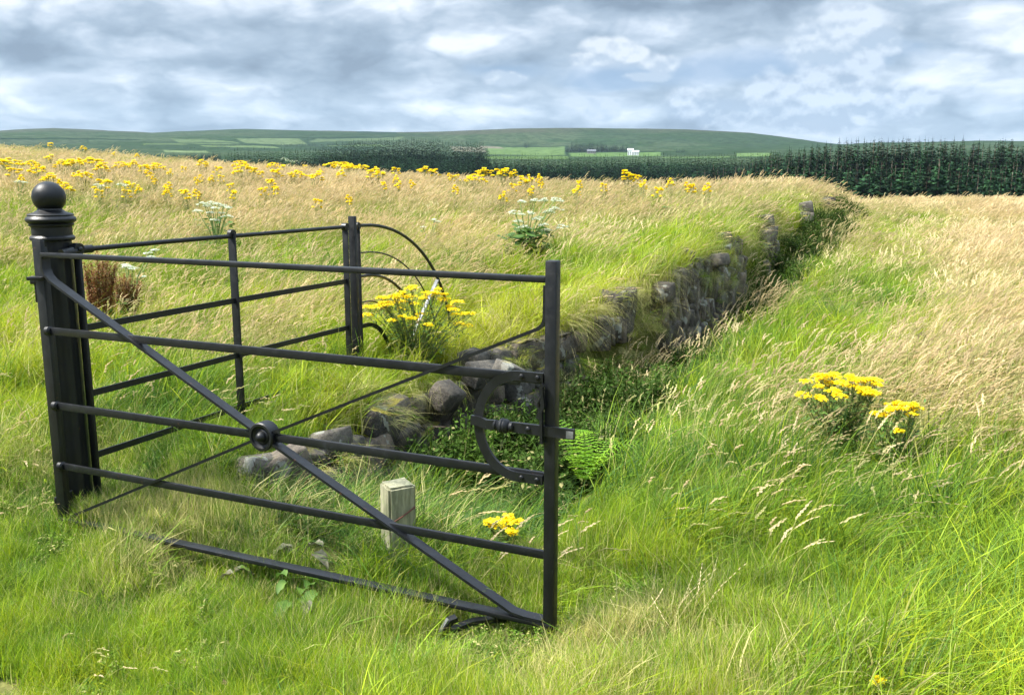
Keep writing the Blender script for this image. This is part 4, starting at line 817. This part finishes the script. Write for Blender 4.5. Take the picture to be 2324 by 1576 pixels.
b = hit(1915, 880, .55); rw = ragwort('ragwort', b, .64, .42, 36, 2, .0105, 46, (0, 0), .14, 2200, .8, True); tag(rw, 'yellow ragwort with a broad head in the tan grass right of the gate', 'flower', 'ragwort in flower')
b = hit(2035, 920, .50); rw = ragwort('ragwort', b, .56, .22, 15, 3, .0105, 40, (0, 0), .25, 800, .8, True); tag(rw, 'smaller yellow ragwort beside the broad headed one on the right', 'flower', 'ragwort in flower')
b = Vector((-.03, 3.72, h1(-.03, 3.72))); rw = ragwort('ragwort', b, .24, .17, 14, 4, .0095, 36, (0, 0), .3, 90, .8, True); tag(rw, 'low yellow ragwort seen through the bottom corner of the gate', 'flower', 'ragwort in flower')
# ragwort across the left field
Z7 = [(45,215,110),(140,210,60),(165,238,80),(60,252,60),(92,273,35),(228,192,40),(228,130,28),(375,150,30),(285,220,60),(345,215,90),(420,210,90),(370,258,75),(455,238,60),(548,215,60),(605,218,40),(650,230,40),(710,225,70),(770,243,20),(832,225,28),(915,218,50),(985,232,35),(672,258,40),(695,275,20),(225,285,70),(270,292,20),(303,330,60),(460,305,60),(445,326,40),(568,290,35),(600,300,30),(630,315,30),(570,328,40),(765,305,40),(755,328,35),(845,343,55),(888,335,40),(913,263,25),(960,272,30),(1000,263,25),(1048,300,22),(1055,332,28),(1090,215,60),(1115,245,90),(1180,245,25),(1240,218,50),(1280,225,30),(1380,222,22),(1260,258,50),(1200,318,38),(1235,296,50),(1253,313,25),(1350,255,70),(1440,275,60),(1455,242,22),(1520,225,80),(1560,215,70),(1590,230,60),(1550,258,40),(1640,235,60),(1700,230,30),(1690,262,60),(1720,262,50),(1795,245,40),(1800,270,25),(1810,297,18),(1745,293,16),(1868,293,16),(1925,238,50),(1975,255,45),(2040,262,30),(2075,262,20),(2065,315,14),(2160,275,80),(2190,245,50),(2210,255,50),(2265,245,50),(2290,260,60),(1580,360,12),(1437,370,12),(620,175,20),(517,165,14),(890,280,18),(2283,345,16)]
Z8 = [(10,252,40),(80,268,30),(125,265,25),(50,290,50),(128,290,30),(90,320,18),(310,286,30),(295,318,20),(520,272,60),(568,255,25),(555,272,16),(598,293,25),(722,285,18),(795,302,18),(825,300,16),(890,305,35),(415,297,12),(660,315,10),(2,300,20)]
spots = [(x_*.5, 261.5+y_*.5, w_*.5) for x_, y_, w_ in Z7]+[(1162+x_*.5, 261.5+y_*.5, w_*.5) for x_, y_, w_ in Z8]
protos = [ragwort('ragwort', (0, 0, -50), .70, .60, 24, 20+k, .027, 24, (0, 0), .20, 620, .9) for k in range(3)]+[ragwort('ragwort', (0, 0, -50), .68, .26, 9, 30+k, .027, 20, (0, 0), .2, 220, .9) for k in range(2)]
used = set(); rowname = ['nearest the gate post', 'along the crest', 'in the middle of the left field']
for (x_, y_, w_) in spots:
    q = hit(x_, y_, .62); D = q.y; wm = w_/F*D; k = random.randrange(3) if wm > .34 else 3+random.randrange(2); wid = .62 if k < 3 else .30
    o = protos[k] if k not in used else copy_tree(protos[k]); used.add(k)
    s_ = min(2.0, max(.6, 1.4*wm/wid)); o.location = q; o.rotation_euler = (0, 0, random.uniform(0, 6.28)); hs_ = min(1.05, max(.9, .6+.4*s_)); o.scale = (s_, s_, hs_)
    size = 'broad clump' if w_ > 28 else ('medium clump' if w_ > 17 else ('small plant' if w_ > 10 else 'tiny plant'))
    where = 'far left' if x_ < 250 else 'left' if x_ < 520 else 'centre left' if x_ < 850 else 'centre' if x_ < 1250 else 'right'
    row = 'high' if y_ < 365 else 'second' if y_ < 383 else 'third' if y_ < 400 else 'low'
    tag(o, f'yellow ragwort {size} in the {row} row at the {where} of the tan field', 'flower', 'ragwort across the left field')
for k in range(5):
    if k not in used:
        for ch in list(protos[k].children): bpy.data.objects.remove(ch)
        bpy.data.objects.remove(protos[k])

def umbel_plant(name, loc, hgt, heads, seed, leaves=60, leaf=.10, hr=.045, lat=0):
    """heads: (dx, dy, z) of each white umbel"""
    g = np.random.default_rng(seed); root = empty(name, loc); st = bmesh.new(); fc = []; lf = []
    for (dx, dy, z) in heads:
        b = np.array([g.normal(0, .015), g.normal(0, .015), 0]); q = np.array([dx, dy, z]); mid = np.array([dx*.35, dy*.35, z*.6])
        tube(st, [Vector(b), Vector(mid), Vector(q*.85+mid*.15), Vector(q-[0, 0, .03])], [.009, .007, .005, .004], 6, False); r_ = hr*g.uniform(.8, 1.35); fc = []
        for j in range(14):
            t2 = g.uniform(0, 6.28); rad = r_*math.sqrt((j+.5)/14); c = q+np.array([rad*math.cos(t2), rad*math.sin(t2), -rad*rad*6]); tube(st, [Vector(q-[0, 0, .03]), Vector(c)], .0011, 3, False)
            for k in range(14): fc.append(c+np.array([g.normal(0, .009), g.normal(0, .009), g.uniform(0, .010)]))
        V, Fq = florets(g, fc, .0068, .7); link_mesh('umbel', mesh_np('umbel', V, Fq), m_white, root)
    obj('stems', st, m_ustem, root)
    V, Fq = [], []; o = 0
    for j in range(leaves):
        a = g.uniform(0, 6.28); r_ = g.uniform(.02, .20)*hgt/.7; z = g.uniform(.10, .62)*hgt; c = np.array([r_*math.cos(a), r_*math.sin(a), z]); L = leaf*g.uniform(.5, 1.1); d = np.array([math.cos(a), math.sin(a), g.uniform(-.4, .5)]); s = np.array([-math.sin(a), math.cos(a), g.uniform(-.3, .3)]); pts = []
        for (u, w_) in ((0, .1), (.2, .45), (.35, .3), (.55, .5), (.7, .25), (1, 0)): pts.append(c+d*L*u+s*L*w_*.8)
        for (u, w_) in ((.7, -.25), (.55, -.5), (.35, -.3), (.2, -.45), (0, -.1)): pts.append(c+d*L*u+s*L*w_*.8)
        n_ = len(pts); V += pts; half = n_//2
        for k in range(half-0):
            if k+1 <= half: Fq.append([o+k, o+k+1, o+n_-2-k if n_-2-k > k+1 else o+n_-1-k, o+n_-1-k])
        o += n_
    Fq = [f for f in Fq if len(set(f)) == 4]
    link_mesh('leaves', mesh_np('leaves', np.array(V), np.array(Fq)), m_hleaf, root); return root
def heads_at(base, pix):
    out = []
    for (px, py) in pix:
        q = atY(px, py, base.y+random.uniform(-.06, .06)); out.append((q.x-base.x, q.y-base.y, q.z-base.z))
    return out
b = hit(1195, 600, .08); hp_ = heads_at(b, [(1215, 452), (1240, 450), (1262, 449), (1180, 455), (1200, 480), (1175, 500), (1220, 492), (1245, 478), (1190, 512), (1235, 508), (1240, 520), (1275, 510), (1262, 470), (1168, 478)])
o = umbel_plant('hogweed', b, .8, hp_, 41, 150, .17, .065); tag(o, 'tall white hogweed with large green leaves behind the top rail of the gate', 'flower')
b = hit(495, 590, .05); hp_ = heads_at(b, [(462, 459), (480, 457), (495, 462), (507, 465), (470, 466), (487, 470), (518, 470), (447, 476), (478, 481), (500, 482), (515, 488), (486, 497)])
o = umbel_plant('cow_parsley', b, 1.0, hp_, 42, 90, .10, .06); tag(o, 'white cow parsley standing above the iron fence near the gate post', 'flower')
b = hit(975, 575, .05); o = umbel_plant('cow_parsley', b, .6, heads_at(b, [(985, 498), (992, 502), (960, 515)]), 43, 20, .07, .04); tag(o, 'small white cow parsley above the curved hoop of the fence', 'flower')
b = hit(300, 700, .1); o = umbel_plant('cow_parsley', b, .6, heads_at(b, [(336, 574), (352, 567), (342, 582), (290, 604), (300, 608), (320, 626), (283, 601)]), 44, 20, .07, .04); tag(o, 'white cow parsley mixed with rusty dock behind the fence', 'flower')
b = hit(655, 372, .3); o = umbel_plant('cow_parsley', b, 1.0, heads_at(b, [(644, 357), (652, 361), (662, 364), (672, 364)]), 45, 30, .09, .10); tag(o, 'lone pale cow parsley on the crest against the dark wood', 'flower')
for k, (x_, y_) in enumerate([(40, 410), (220, 418), (272, 417)]):
    b = hit(x_, y_+2, .6); o = umbel_plant('cow_parsley', b, .65, [(0, 0, .62), (.08, .05, .60)], 50+k, 16, .08, .07)
    tag(o, ['white umbel flower left of the ball finial in the tan field', 'white umbel flower beside a ragwort clump right of the ball finial', 'single white umbel flower between ragwort clumps in the field'][k], 'flower')

def dock(loc, pix, seed, lab):
    g = np.random.default_rng(seed); root = empty('dock_plant', loc); st = bmesh.new(); sc_ = []; lf = []
    for (px, py, L) in pix:
        top = np.array(atY(px, py, loc.y+g.normal(0, .05))[:])-np.array(loc[:]); b = np.array([top[0]*.25+g.normal(0, .01), g.normal(0, .01), 0]); tube(st, [Vector(b), Vector(b*.4+top*.6), Vector(top)], [.004, .003, .0015], 4, False)
        for j in range(int(L*2200)):
            u = g.uniform(0, 1)**.8; c = top+(b-top)*min(.8, u*L/max(.1, np.linalg.norm(top-b))); sc_.append(c+g.normal(0, .009+.016*u, 3))
    V, Fq = leaf_quads(g, sc_, .012, .008, 1); link_mesh('seed_spikes', mesh_np('seed_spikes', V, Fq), m_rust, root); obj('stems', st, m_rust, root)
    V, Fq = leaf_quads(g, [np.array([g.normal(0, .10), g.normal(0, .06), g.uniform(.02, .30)]) for _ in range(60)], .16, .05, .6); link_mesh('leaves', mesh_np('leaves', V, Fq), m_hleaf, root); tag(root, lab, 'plant', 'rusty docks by the fence')
b = hit(228, 770, .05); dock(b, [(186+5*k+random.uniform(-4, 4), 562+random.uniform(0, 45)+abs(k-8)*3, .42) for k in range(17)], 61, 'tall rust brown dock in seed just behind the gate post')
b = hit(275, 740, .05); dock(b, [(262+5*k, 608+random.uniform(0, 30)+abs(k-5)*3, .30) for k in range(13)], 62, 'lower brown dock in seed right of the tall one')
b = hit(1508, 510, .05); dock(b, [(1500+5*k, 466+random.uniform(0, 12), .18) for k in range(5)], 63, 'small dark brown dock on the bank above the wall')

def fern():
    b = Vector((.42, 5.0, h1(.42, 5.0)+.02)); root = empty('fern', b); tag(root, 'bright lime green fern in the ditch just right of the gate latch', 'fern'); g = np.random.default_rng(8)
    for f in range(8):
        a = f*2.4+g.uniform(-.3, .3); L = g.uniform(.32, .56); spr = g.uniform(.45, .95); drp = g.uniform(.45, .85); V, Fq = [], []; o = 0; N = 18
        for j in range(N):
            u = (j+1)/N; hx = L*spr*u*(.6+.4*u); z = L*(1.15*u-drp*u*u)+.10; c = np.array([hx*math.cos(a)+.06*u, hx*math.sin(a), z]); w_ = .10*g.uniform(.75, 1.1)*L/.5*math.sin(math.pi*min(1, u**.75*.93+.05))+.006; d = np.array([math.cos(a), math.sin(a), 1.15-1.0*u]); d /= np.linalg.norm(d); s = np.array([-math.sin(a), math.cos(a), 0])
            for sg in (-1, 1):
                # a narrow toothed leaflet swept towards the tip, in three overlapping pieces
                for q in range(4):
                    v0 = q/4; c2 = c+s*sg*w_*v0+d*w_*.35*v0+np.array([0, 0, -.22*w_*v0*v0]); lw_ = .0044*(1-v0*.6)*(L/.45); c3 = c2+s*sg*w_*.34+d*w_*.10; dd = d+np.array([0, 0, g.uniform(-.5, .5)])
                    V += [c2, c2+s*sg*w_*.16-dd*lw_, c3, c2+s*sg*w_*.10+dd*lw_*1.3]; Fq.append([o, o+1, o+2, o+3]); o += 4
        link_mesh('frond', mesh_np('frond', np.array(V), np.array(Fq)), m_fern, root)
fern()
def dock_leaves(px, py, n, seed, mat, lab, L=.13, name='dock_leaves', rr=.09):
    b = hit(px, py, 0.03); g = np.random.default_rng(seed); root = empty(name, b); tag(root, lab, 'plant')
    for k in range(n):
        a = g.uniform(0, 6.28); l = L*g.uniform(.6, 1.1); V, Fq = [], []; N = 7; c0 = np.array([g.normal(0, rr), g.normal(0, rr*.7), g.uniform(.05, .13)])
        for j in range(N+1):
            u = j/N; w_ = l*.30*math.sin(math.pi*min(1, u*.92+.06))**.7*(1+g.normal(0, .10)); c = c0+np.array([math.cos(a), math.sin(a), .55-1.0*u])*l*u; s = np.array([-math.sin(a), math.cos(a), g.normal(0, .15)])
            V += [c-s*w_+[0, 0, .012], c, c+s*w_+[0, 0, .012]]
        for j in range(N): Fq += [[3*j, 3*j+1, 3*j+4, 3*j+3], [3*j+1, 3*j+2, 3*j+5, 3*j+4]]
        link_mesh('leaf', mesh_np('leaf', np.array(V), np.array(Fq), smooth=True), mat if g.uniform() < .75 else m_dleaf, root)
dock_leaves(690, 1370, 8, 71, m_dleaf, 'broad green dock leaves in the grass below the bottom rail', .11)
dock_leaves(690, 1395, 4, 72, m_grey, 'curled grey withered leaves beside the green dock leaves', .07, 'withered_leaves', .05)
dock_leaves(535, 1320, 3, 73, m_grey, 'upright grey withered leaf left of the dock leaves', .08, 'withered_leaves', .03)
dock_leaves(690, 1290, 4, 74, m_grey, 'grey green leaves just above the bottom rail of the gate', .11, 'coltsfoot_leaves', .06)
def clover(px, py, lab):
    b = hit(px, py, .04); root = empty('clover_flower', b); tag(root, lab, 'flower', 'pink clover heads in the short grass'); bm = bmesh.new(); tube(bm, [Vector((0, 0, 0)), Vector((.004, 0, .05))], .0012, 5); obj('stem', bm, m_ustem, root)
    g = np.random.default_rng(int(px)); cs = [np.array([0.004, 0, .055])+v_/np.linalg.norm(v_)*.007 for v_ in g.normal(0, 1, (60, 3))]; V, Fq = leaf_quads(g, cs, .006, .003, 1.5); link_mesh('flower_head', mesh_np('flower_head', V, Fq), m_clover, root)
for k, (x_, y_) in enumerate([(415, 1513), (510, 1518), (495, 1535), (507, 1560)]): clover(x_, y_, ['leftmost pink clover head in the short grass', 'pink clover head at the top right of the four', 'middle pink clover head of the four', 'lowest pink clover head near the bottom edge'][k])
def dandelion(px, py, lab):
    b = hit(px, py, .16); root = empty('hawkbit_flower', b); tag(root, lab, 'flower'); bm = bmesh.new(); tube(bm, [Vector((0, 0, 0)), Vector((.01, 0, .165))], .0015, 5); obj('stem', bm, m_ustem, root)
    g = np.random.default_rng(3); V, Fq = florets(g, [np.array([.01, 0, .168])+g.normal(0, .004, 3) for _ in range(10)], .016, .5); link_mesh('flower_head', mesh_np('flower_head', V, Fq), m_yellow, root)
dandelion(1982, 1548, 'single yellow flower low in the grass at the bottom right')
dandelion(1428, 579, 'single yellow flower on the bank above the wall')

# ------------------------------------------------------------------ woods
def tree_mat(name, c1, c2):
    m, t, p, out = new_mat(name); oi = t.node('ShaderNodeObjectInfo'); n = t.m('ADD', t.m('MULTIPLY', t.noise(pos(t), .5, 3), .5), t.m('MULTIPLY', t.noise(pos(t), .045, 3), .5)); c = t.mix(t.ss(n, .35, .65), c1, c2)
    c = t.mix(1.0, c, t.m('ADD', .45, t.m('MULTIPLY', t.m('POWER', oi.outputs['Random'], 1.5), 1.7)), 'MULTIPLY'); t.set(p.inputs['Base Color'], c); p.inputs['Roughness'].default_value = .8; p.inputs['Specular IOR Level'].default_value = .1; return m
m_con = tree_mat('conifer_needles', (.008, .026, .013), (.017, .043, .018)); m_conl = tree_mat('young_conifer_needles', (.011, .036, .015), (.024, .062, .022)); m_wood = tree_mat('plantation_needles', (.006, .021, .010), (.014, .040, .016)); m_wood2 = tree_mat('far_needles', (.005, .017, .010), (.010, .028, .014)); m_bark = tree_mat('pine_bark', (.10, .075, .06), (.15, .12, .10))
def conifer(g, H, crown0, rad, levels, mat, per=7):
    """whorls of drooping branches, each branch a few needle sprays"""
    V, Fq = [], []; o = 0
    for i in range(levels):
        u = crown0+(1-crown0)*(i+g.uniform(-.4, .4))/levels; u = min(.995, max(crown0, u)); f = (1-u)/(1-crown0); R_ = rad*(f**.6)*min(1, .45+f*1.2)*g.uniform(.6, 1.25)+.12
        for j in range(per):
            a = g.uniform(0, 2*math.pi); L = R_*g.uniform(.6, 1.1); d = np.array([math.cos(a), math.sin(a), g.uniform(-.35, .15)]); s = np.array([-math.sin(a), math.cos(a), 0]); c = np.array([0, 0, u*H])
            for q in range(3):
                v0 = .15+.3*q; w_ = L*.42*(1.1-v0); cc = c+d*L*v0; e = g.normal(0, .10*L, 3); V += [cc, cc+d*L*.22+s*w_+e, cc+d*L*.45+e*.5+[0, 0, .12*L*(1-f)], cc+d*L*.2-s*w_-e]; Fq.append([o, o+1, o+2, o+3]); o += 4
    V += [[-.10, 0, H*.93], [.10, 0, H*.93], [.0, 0, H*1.03], [0, .1, H*.93]]; Fq.append([o, o+1, o+2, o+3]); crown = (np.array(V), np.array(Fq))
    bm = bmesh.new(); tube(bm, [Vector((0, 0, -1)), Vector((0, 0, H*.5)), Vector((0, 0, H*.95))], [H*.012, H*.008, .03], 6); return crown, bm
g = np.random.default_rng(77)
def tree_proto(name, args):
    root = empty(name, (0, 0, 0)); (V, Fq), bm = conifer(g, *args); link_mesh('crown', mesh_np('crown', V, Fq), args[4], root); obj('trunk', bm, m_bark, root); return root
TALL = [tree_proto('pine_tree', (20, c0, rr_, 24, m_con, 9)) for c0, rr_ in ((.42, 2.4), (.5, 2.0), (.30, 2.7), (.46, 1.7), (.38, 2.3))]; YNG = [tree_proto('spruce_tree', (12, .05, rr_, 20, m_conl, 10)) for rr_ in (2.3, 2.9, 2.0, 2.6, 3.1)]
def place(protos, used, px, r, topy, H, lab, cat_, grp, jit=.1):
    a = az_of(px); x_, y_ = r*math.sin(a), r*math.cos(a); z = h1(x_, y_); top = EYE+(408-topy)/F/1.015*r*math.cos(a); k = random.randrange(len(protos)); o = protos[k] if k not in used else copy_tree(protos[k]); used.add(k)
    hh = max(4, top-z); s = hh/H; o.location = (x_, y_, z); sx = (.65+.35*s)*random.uniform(.85, 1.2); o.scale = (sx, sx, s); o.rotation_euler = (0, 0, random.uniform(0, 6.28)); tag(o, lab, cat_, grp)
usedT, usedY = set(), set()
TX = [1690, 1740, 1790, 1850, 1920, 1960, 2100, 2230, 2324, 2420]; TY = [358, 350, 338, 327, 317, 315, 317, 319, 323, 326]
for row in range(5):
    px = 1700+row*9+random.uniform(0, 12)
    while px < 2410:
        r = 262+row*9+random.uniform(-7, 7); ty = np.interp(px, TX, TY)+random.choice([-4, 0, 3, 7, 12, 18])+random.uniform(-3, 4)+(float(vnoise(px, row*3., 1/55, 5))-.5)*12
        place(TALL, usedT, px, r, ty, 20, 'tall dark pine with a bare trunk in the wood on the right', 'tree', 'pines of the right hand wood'); px += random.uniform(8, 32)
for row in range(3):
    px = 1540+row*9+random.uniform(0, 12)
    while px < 2410:
        r = 212+row*13+random.uniform(-5, 5); ty = np.interp(px, [1540, 1640, 1800, 1900, 2100, 2250, 2400], [396, 384, 372, 370, 364, 374, 384])+random.uniform(-14, 14)-row*5
        place(YNG, usedY, px, r, ty, 12, 'bushy green spruce at the front edge of the right hand wood', 'tree', 'spruces along the wood edge'); px += random.uniform(17, 30)
# far plantations: masses of spruce beyond the fields
def wood(name, rows, label, matl):
    vs = []
    for _ in range(5):
        (V, Fq), bm = conifer(g, 14, .04, 2.2, 16, matl, 8); bm.free(); vs.append((V, Fq, np.tile(np.array([[.5, .5, .0]]), (len(V), 1))))
    lc = to_lib(name, vs, matl); P, S, RT = [], [], []
    for (p0, p1, r, xs, ys, step) in rows:
        px = p0
        while px < p1:
            rr = r+random.uniform(-9, 9); a = az_of(px); x_, y_ = rr*math.sin(a), rr*math.cos(a); z = h1(x_, y_); ty = np.interp(px, xs, ys)+random.uniform(-4.5, 7); top = EYE+(408-ty)/F/1.015*rr*math.cos(a); hh = max(3, top-z); P.append((x_, y_, z)); s = hh/14; q = (.6+.3*s)*random.uniform(.8, 1.3); S.append((q, q, s)); RT.append((0, 0, random.uniform(0, 6.28))); px += random.uniform(.6, 1.4)*step
    n = len(P); scatter(name, lc[0], P, RT, S, np.tile(np.array([[0, .5, .5]]), (n, 1)), np.random.default_rng(1).integers(0, lc[1], n), label)
MX = [500, 520, 600, 700, 850, 960, 1110, 1250, 1400, 1550, 1700, 1800, 1900]; MY = [352, 343, 340, 338, 341, 345, 350, 353, 352, 350, 350, 345, 338]
rows = [(505+k*3, 1880, 395+k*13, MX, [v_+14-k*2.6 for v_ in MY], 6.5) for k in range(7)]
wood('spruce_plantation', rows, 'broad dark green spruce plantation below the moor', m_wood)
DX = [700, 730, 800, 870, 940, 1000, 1020, 1040, 1095, 1115]; DY = [345, 332, 320, 316, 313, 317, 325, 322, 322, 345]
rows = [(708+k*2, 1112, 540+k*14, DX, [v_+7-k*1.6 for v_ in DY], 4.6) for k in range(5)]
wood('tall_spruce_stand', rows, 'darker taller spruce stand rising behind the plantation', m_wood2)
wood('valley_trees', [(330, 500, 900+k*30, [330, 400, 500], [352, 350, 346], 4) for k in range(3)]+[(1190, 1200, 2300, [0, 2000], [322, 322], 2), (1283, 1425, 1900, [1283, 1300, 1360, 1425], [332, 321, 322, 330], 2.2), (1285, 1425, 1850, [1283, 1300, 1360, 1425], [334, 326, 330, 335], 2.5), (1535, 1558, 1700, [1535, 1558], [338, 338], 4)]
     +[(640+k*9, 900, 2360-k*30, [600, 900], [327-k*1.5+2*k, 329], 7) for k in range(3)]+[(470, 720, 2150, [400, 800], [336, 333], 7), (420, 900, 2000, [400, 900], [341, 337], 9)], 'distant blue green trees and hedges among the valley fields', m_wood2)

def farm(px, r, wid, name, lab, white=True):
    a = az_of(px); x_, y_ = r*math.sin(a), r*math.cos(a); z = h1(x_, y_); root = empty(name, (x_, y_, z), -a); tag(root, lab, 'house'); 
    mw, t, p, _ = new_mat('white_render' if white else 'grey_stone'); t.set(p.inputs['Base Color'], t.mix(t.noise(coord(t), .6, 4), (.72, .73, .74) if white else (.20, .19, .18), (.82, .83, .84) if white else (.28, .26, .24))); p.inputs['Roughness'].default_value = .8
    mr, t, p, _ = new_mat('roof'); t.set(p.inputs['Base Color'], t.mix(t.noise(coord(t), 1, 4), (.60, .66, .72) if white else (.09, .10, .12), (.68, .73, .78) if white else (.13, .14, .16))); p.inputs['Roughness'].default_value = .5
    md, t, p, _ = new_mat('dark_glass'); p.inputs['Base Color'].default_value = (.02, .025, .03, 1); p.inputs['Roughness'].default_value = .15
    blocks = [(-5.0, 2, 9.5, 8, 0, 8.5), (4.0, -2, 10, 7, 0, 5.4)] if white else [(0, 0, 16, 7, 0, 4.6)]
    for (bx, by, L, D, zb, hh) in blocks:
        bm = bmesh.new(); bmesh.ops.create_cube(bm, size=1, matrix=Matrix.Translation((bx, by, hh/2-1.5)) @ Matrix.Diagonal((L, D, hh+3, 1))); obj('wall', bm, mw, root)
        bm = bmesh.new(); rs_ = 2.6; vv = [bm.verts.new(c_) for c_ in ((bx-L/2-.3, by-D/2-.4, hh-.1), (bx+L/2+.3, by-D/2-.4, hh-.1), (bx+L/2+.3, by+D/2+.4, hh-.1), (bx-L/2-.3, by+D/2+.4, hh-.1), (bx-L/2-.3, by, hh+rs_), (bx+L/2+.3, by, hh+rs_))]
        for f in ((0, 1, 5, 4), (2, 3, 4, 5), (0, 4, 3), (1, 2, 5), (3, 2, 1, 0)): bm.faces.new([vv[i] for i in f])
        obj('roof', bm, mr, root)
        nw = int(L//3)
        for k in range(nw):
            for zz in ([1.0, 4.0] if hh > 4.5 and white else [1.4]):
                bm = bmesh.new(); bmesh.ops.create_cube(bm, size=1, matrix=Matrix.Translation((bx-L/2+L*(k+.5)/nw, by-D/2-.02, zz+.8)) @ Matrix.Diagonal((1.5, .12, 1.6, 1))); obj('window', bm, md, root)
    for bx in ((-8.5,) if white else (-6, 0, 6)):
        bm = bmesh.new(); bmesh.ops.create_cube(bm, size=1, matrix=Matrix.Translation((bx, 2 if white else 0, 10.2 if white else 7)) @ Matrix.Diagonal((1, 1, 2.6, 1))); obj('chimney', bm, mw, root)
farm(1437, 1560, 20, 'white_farmhouse', 'white farmhouse with pale roofs on the hillside above the plantation')
farm(1342, 1700, 16, 'stone_farmhouse', 'grey stone farmhouse half hidden by trees left of the white one', False)

# ------------------------------------------------------------------ the air
HAZE = True
if HAZE:
    bm = bmesh.new(); bmesh.ops.create_cube(bm, size=1, matrix=Matrix.Translation((0, 2800, 215)) @ Matrix.Diagonal((10400, 7600, 560, 1)))
    mh = bpy.data.materials.new('haze'); mh.use_nodes = True; t = NT(mh.node_tree); t.n.clear(); out = t.node('ShaderNodeOutputMaterial'); v = t.node('ShaderNodeVolumePrincipled')
    v.inputs['Density'].default_value = .00004; v.inputs['Color'].default_value = (.6, .8, 1, 1); t.l.new(v.outputs[0], out.inputs['Volume'])
    mh.cycles.homogeneous_volume = True
    o = obj('haze', bm, mh); tag(o, kind='stuff')
print('objects', len(bpy.data.objects))
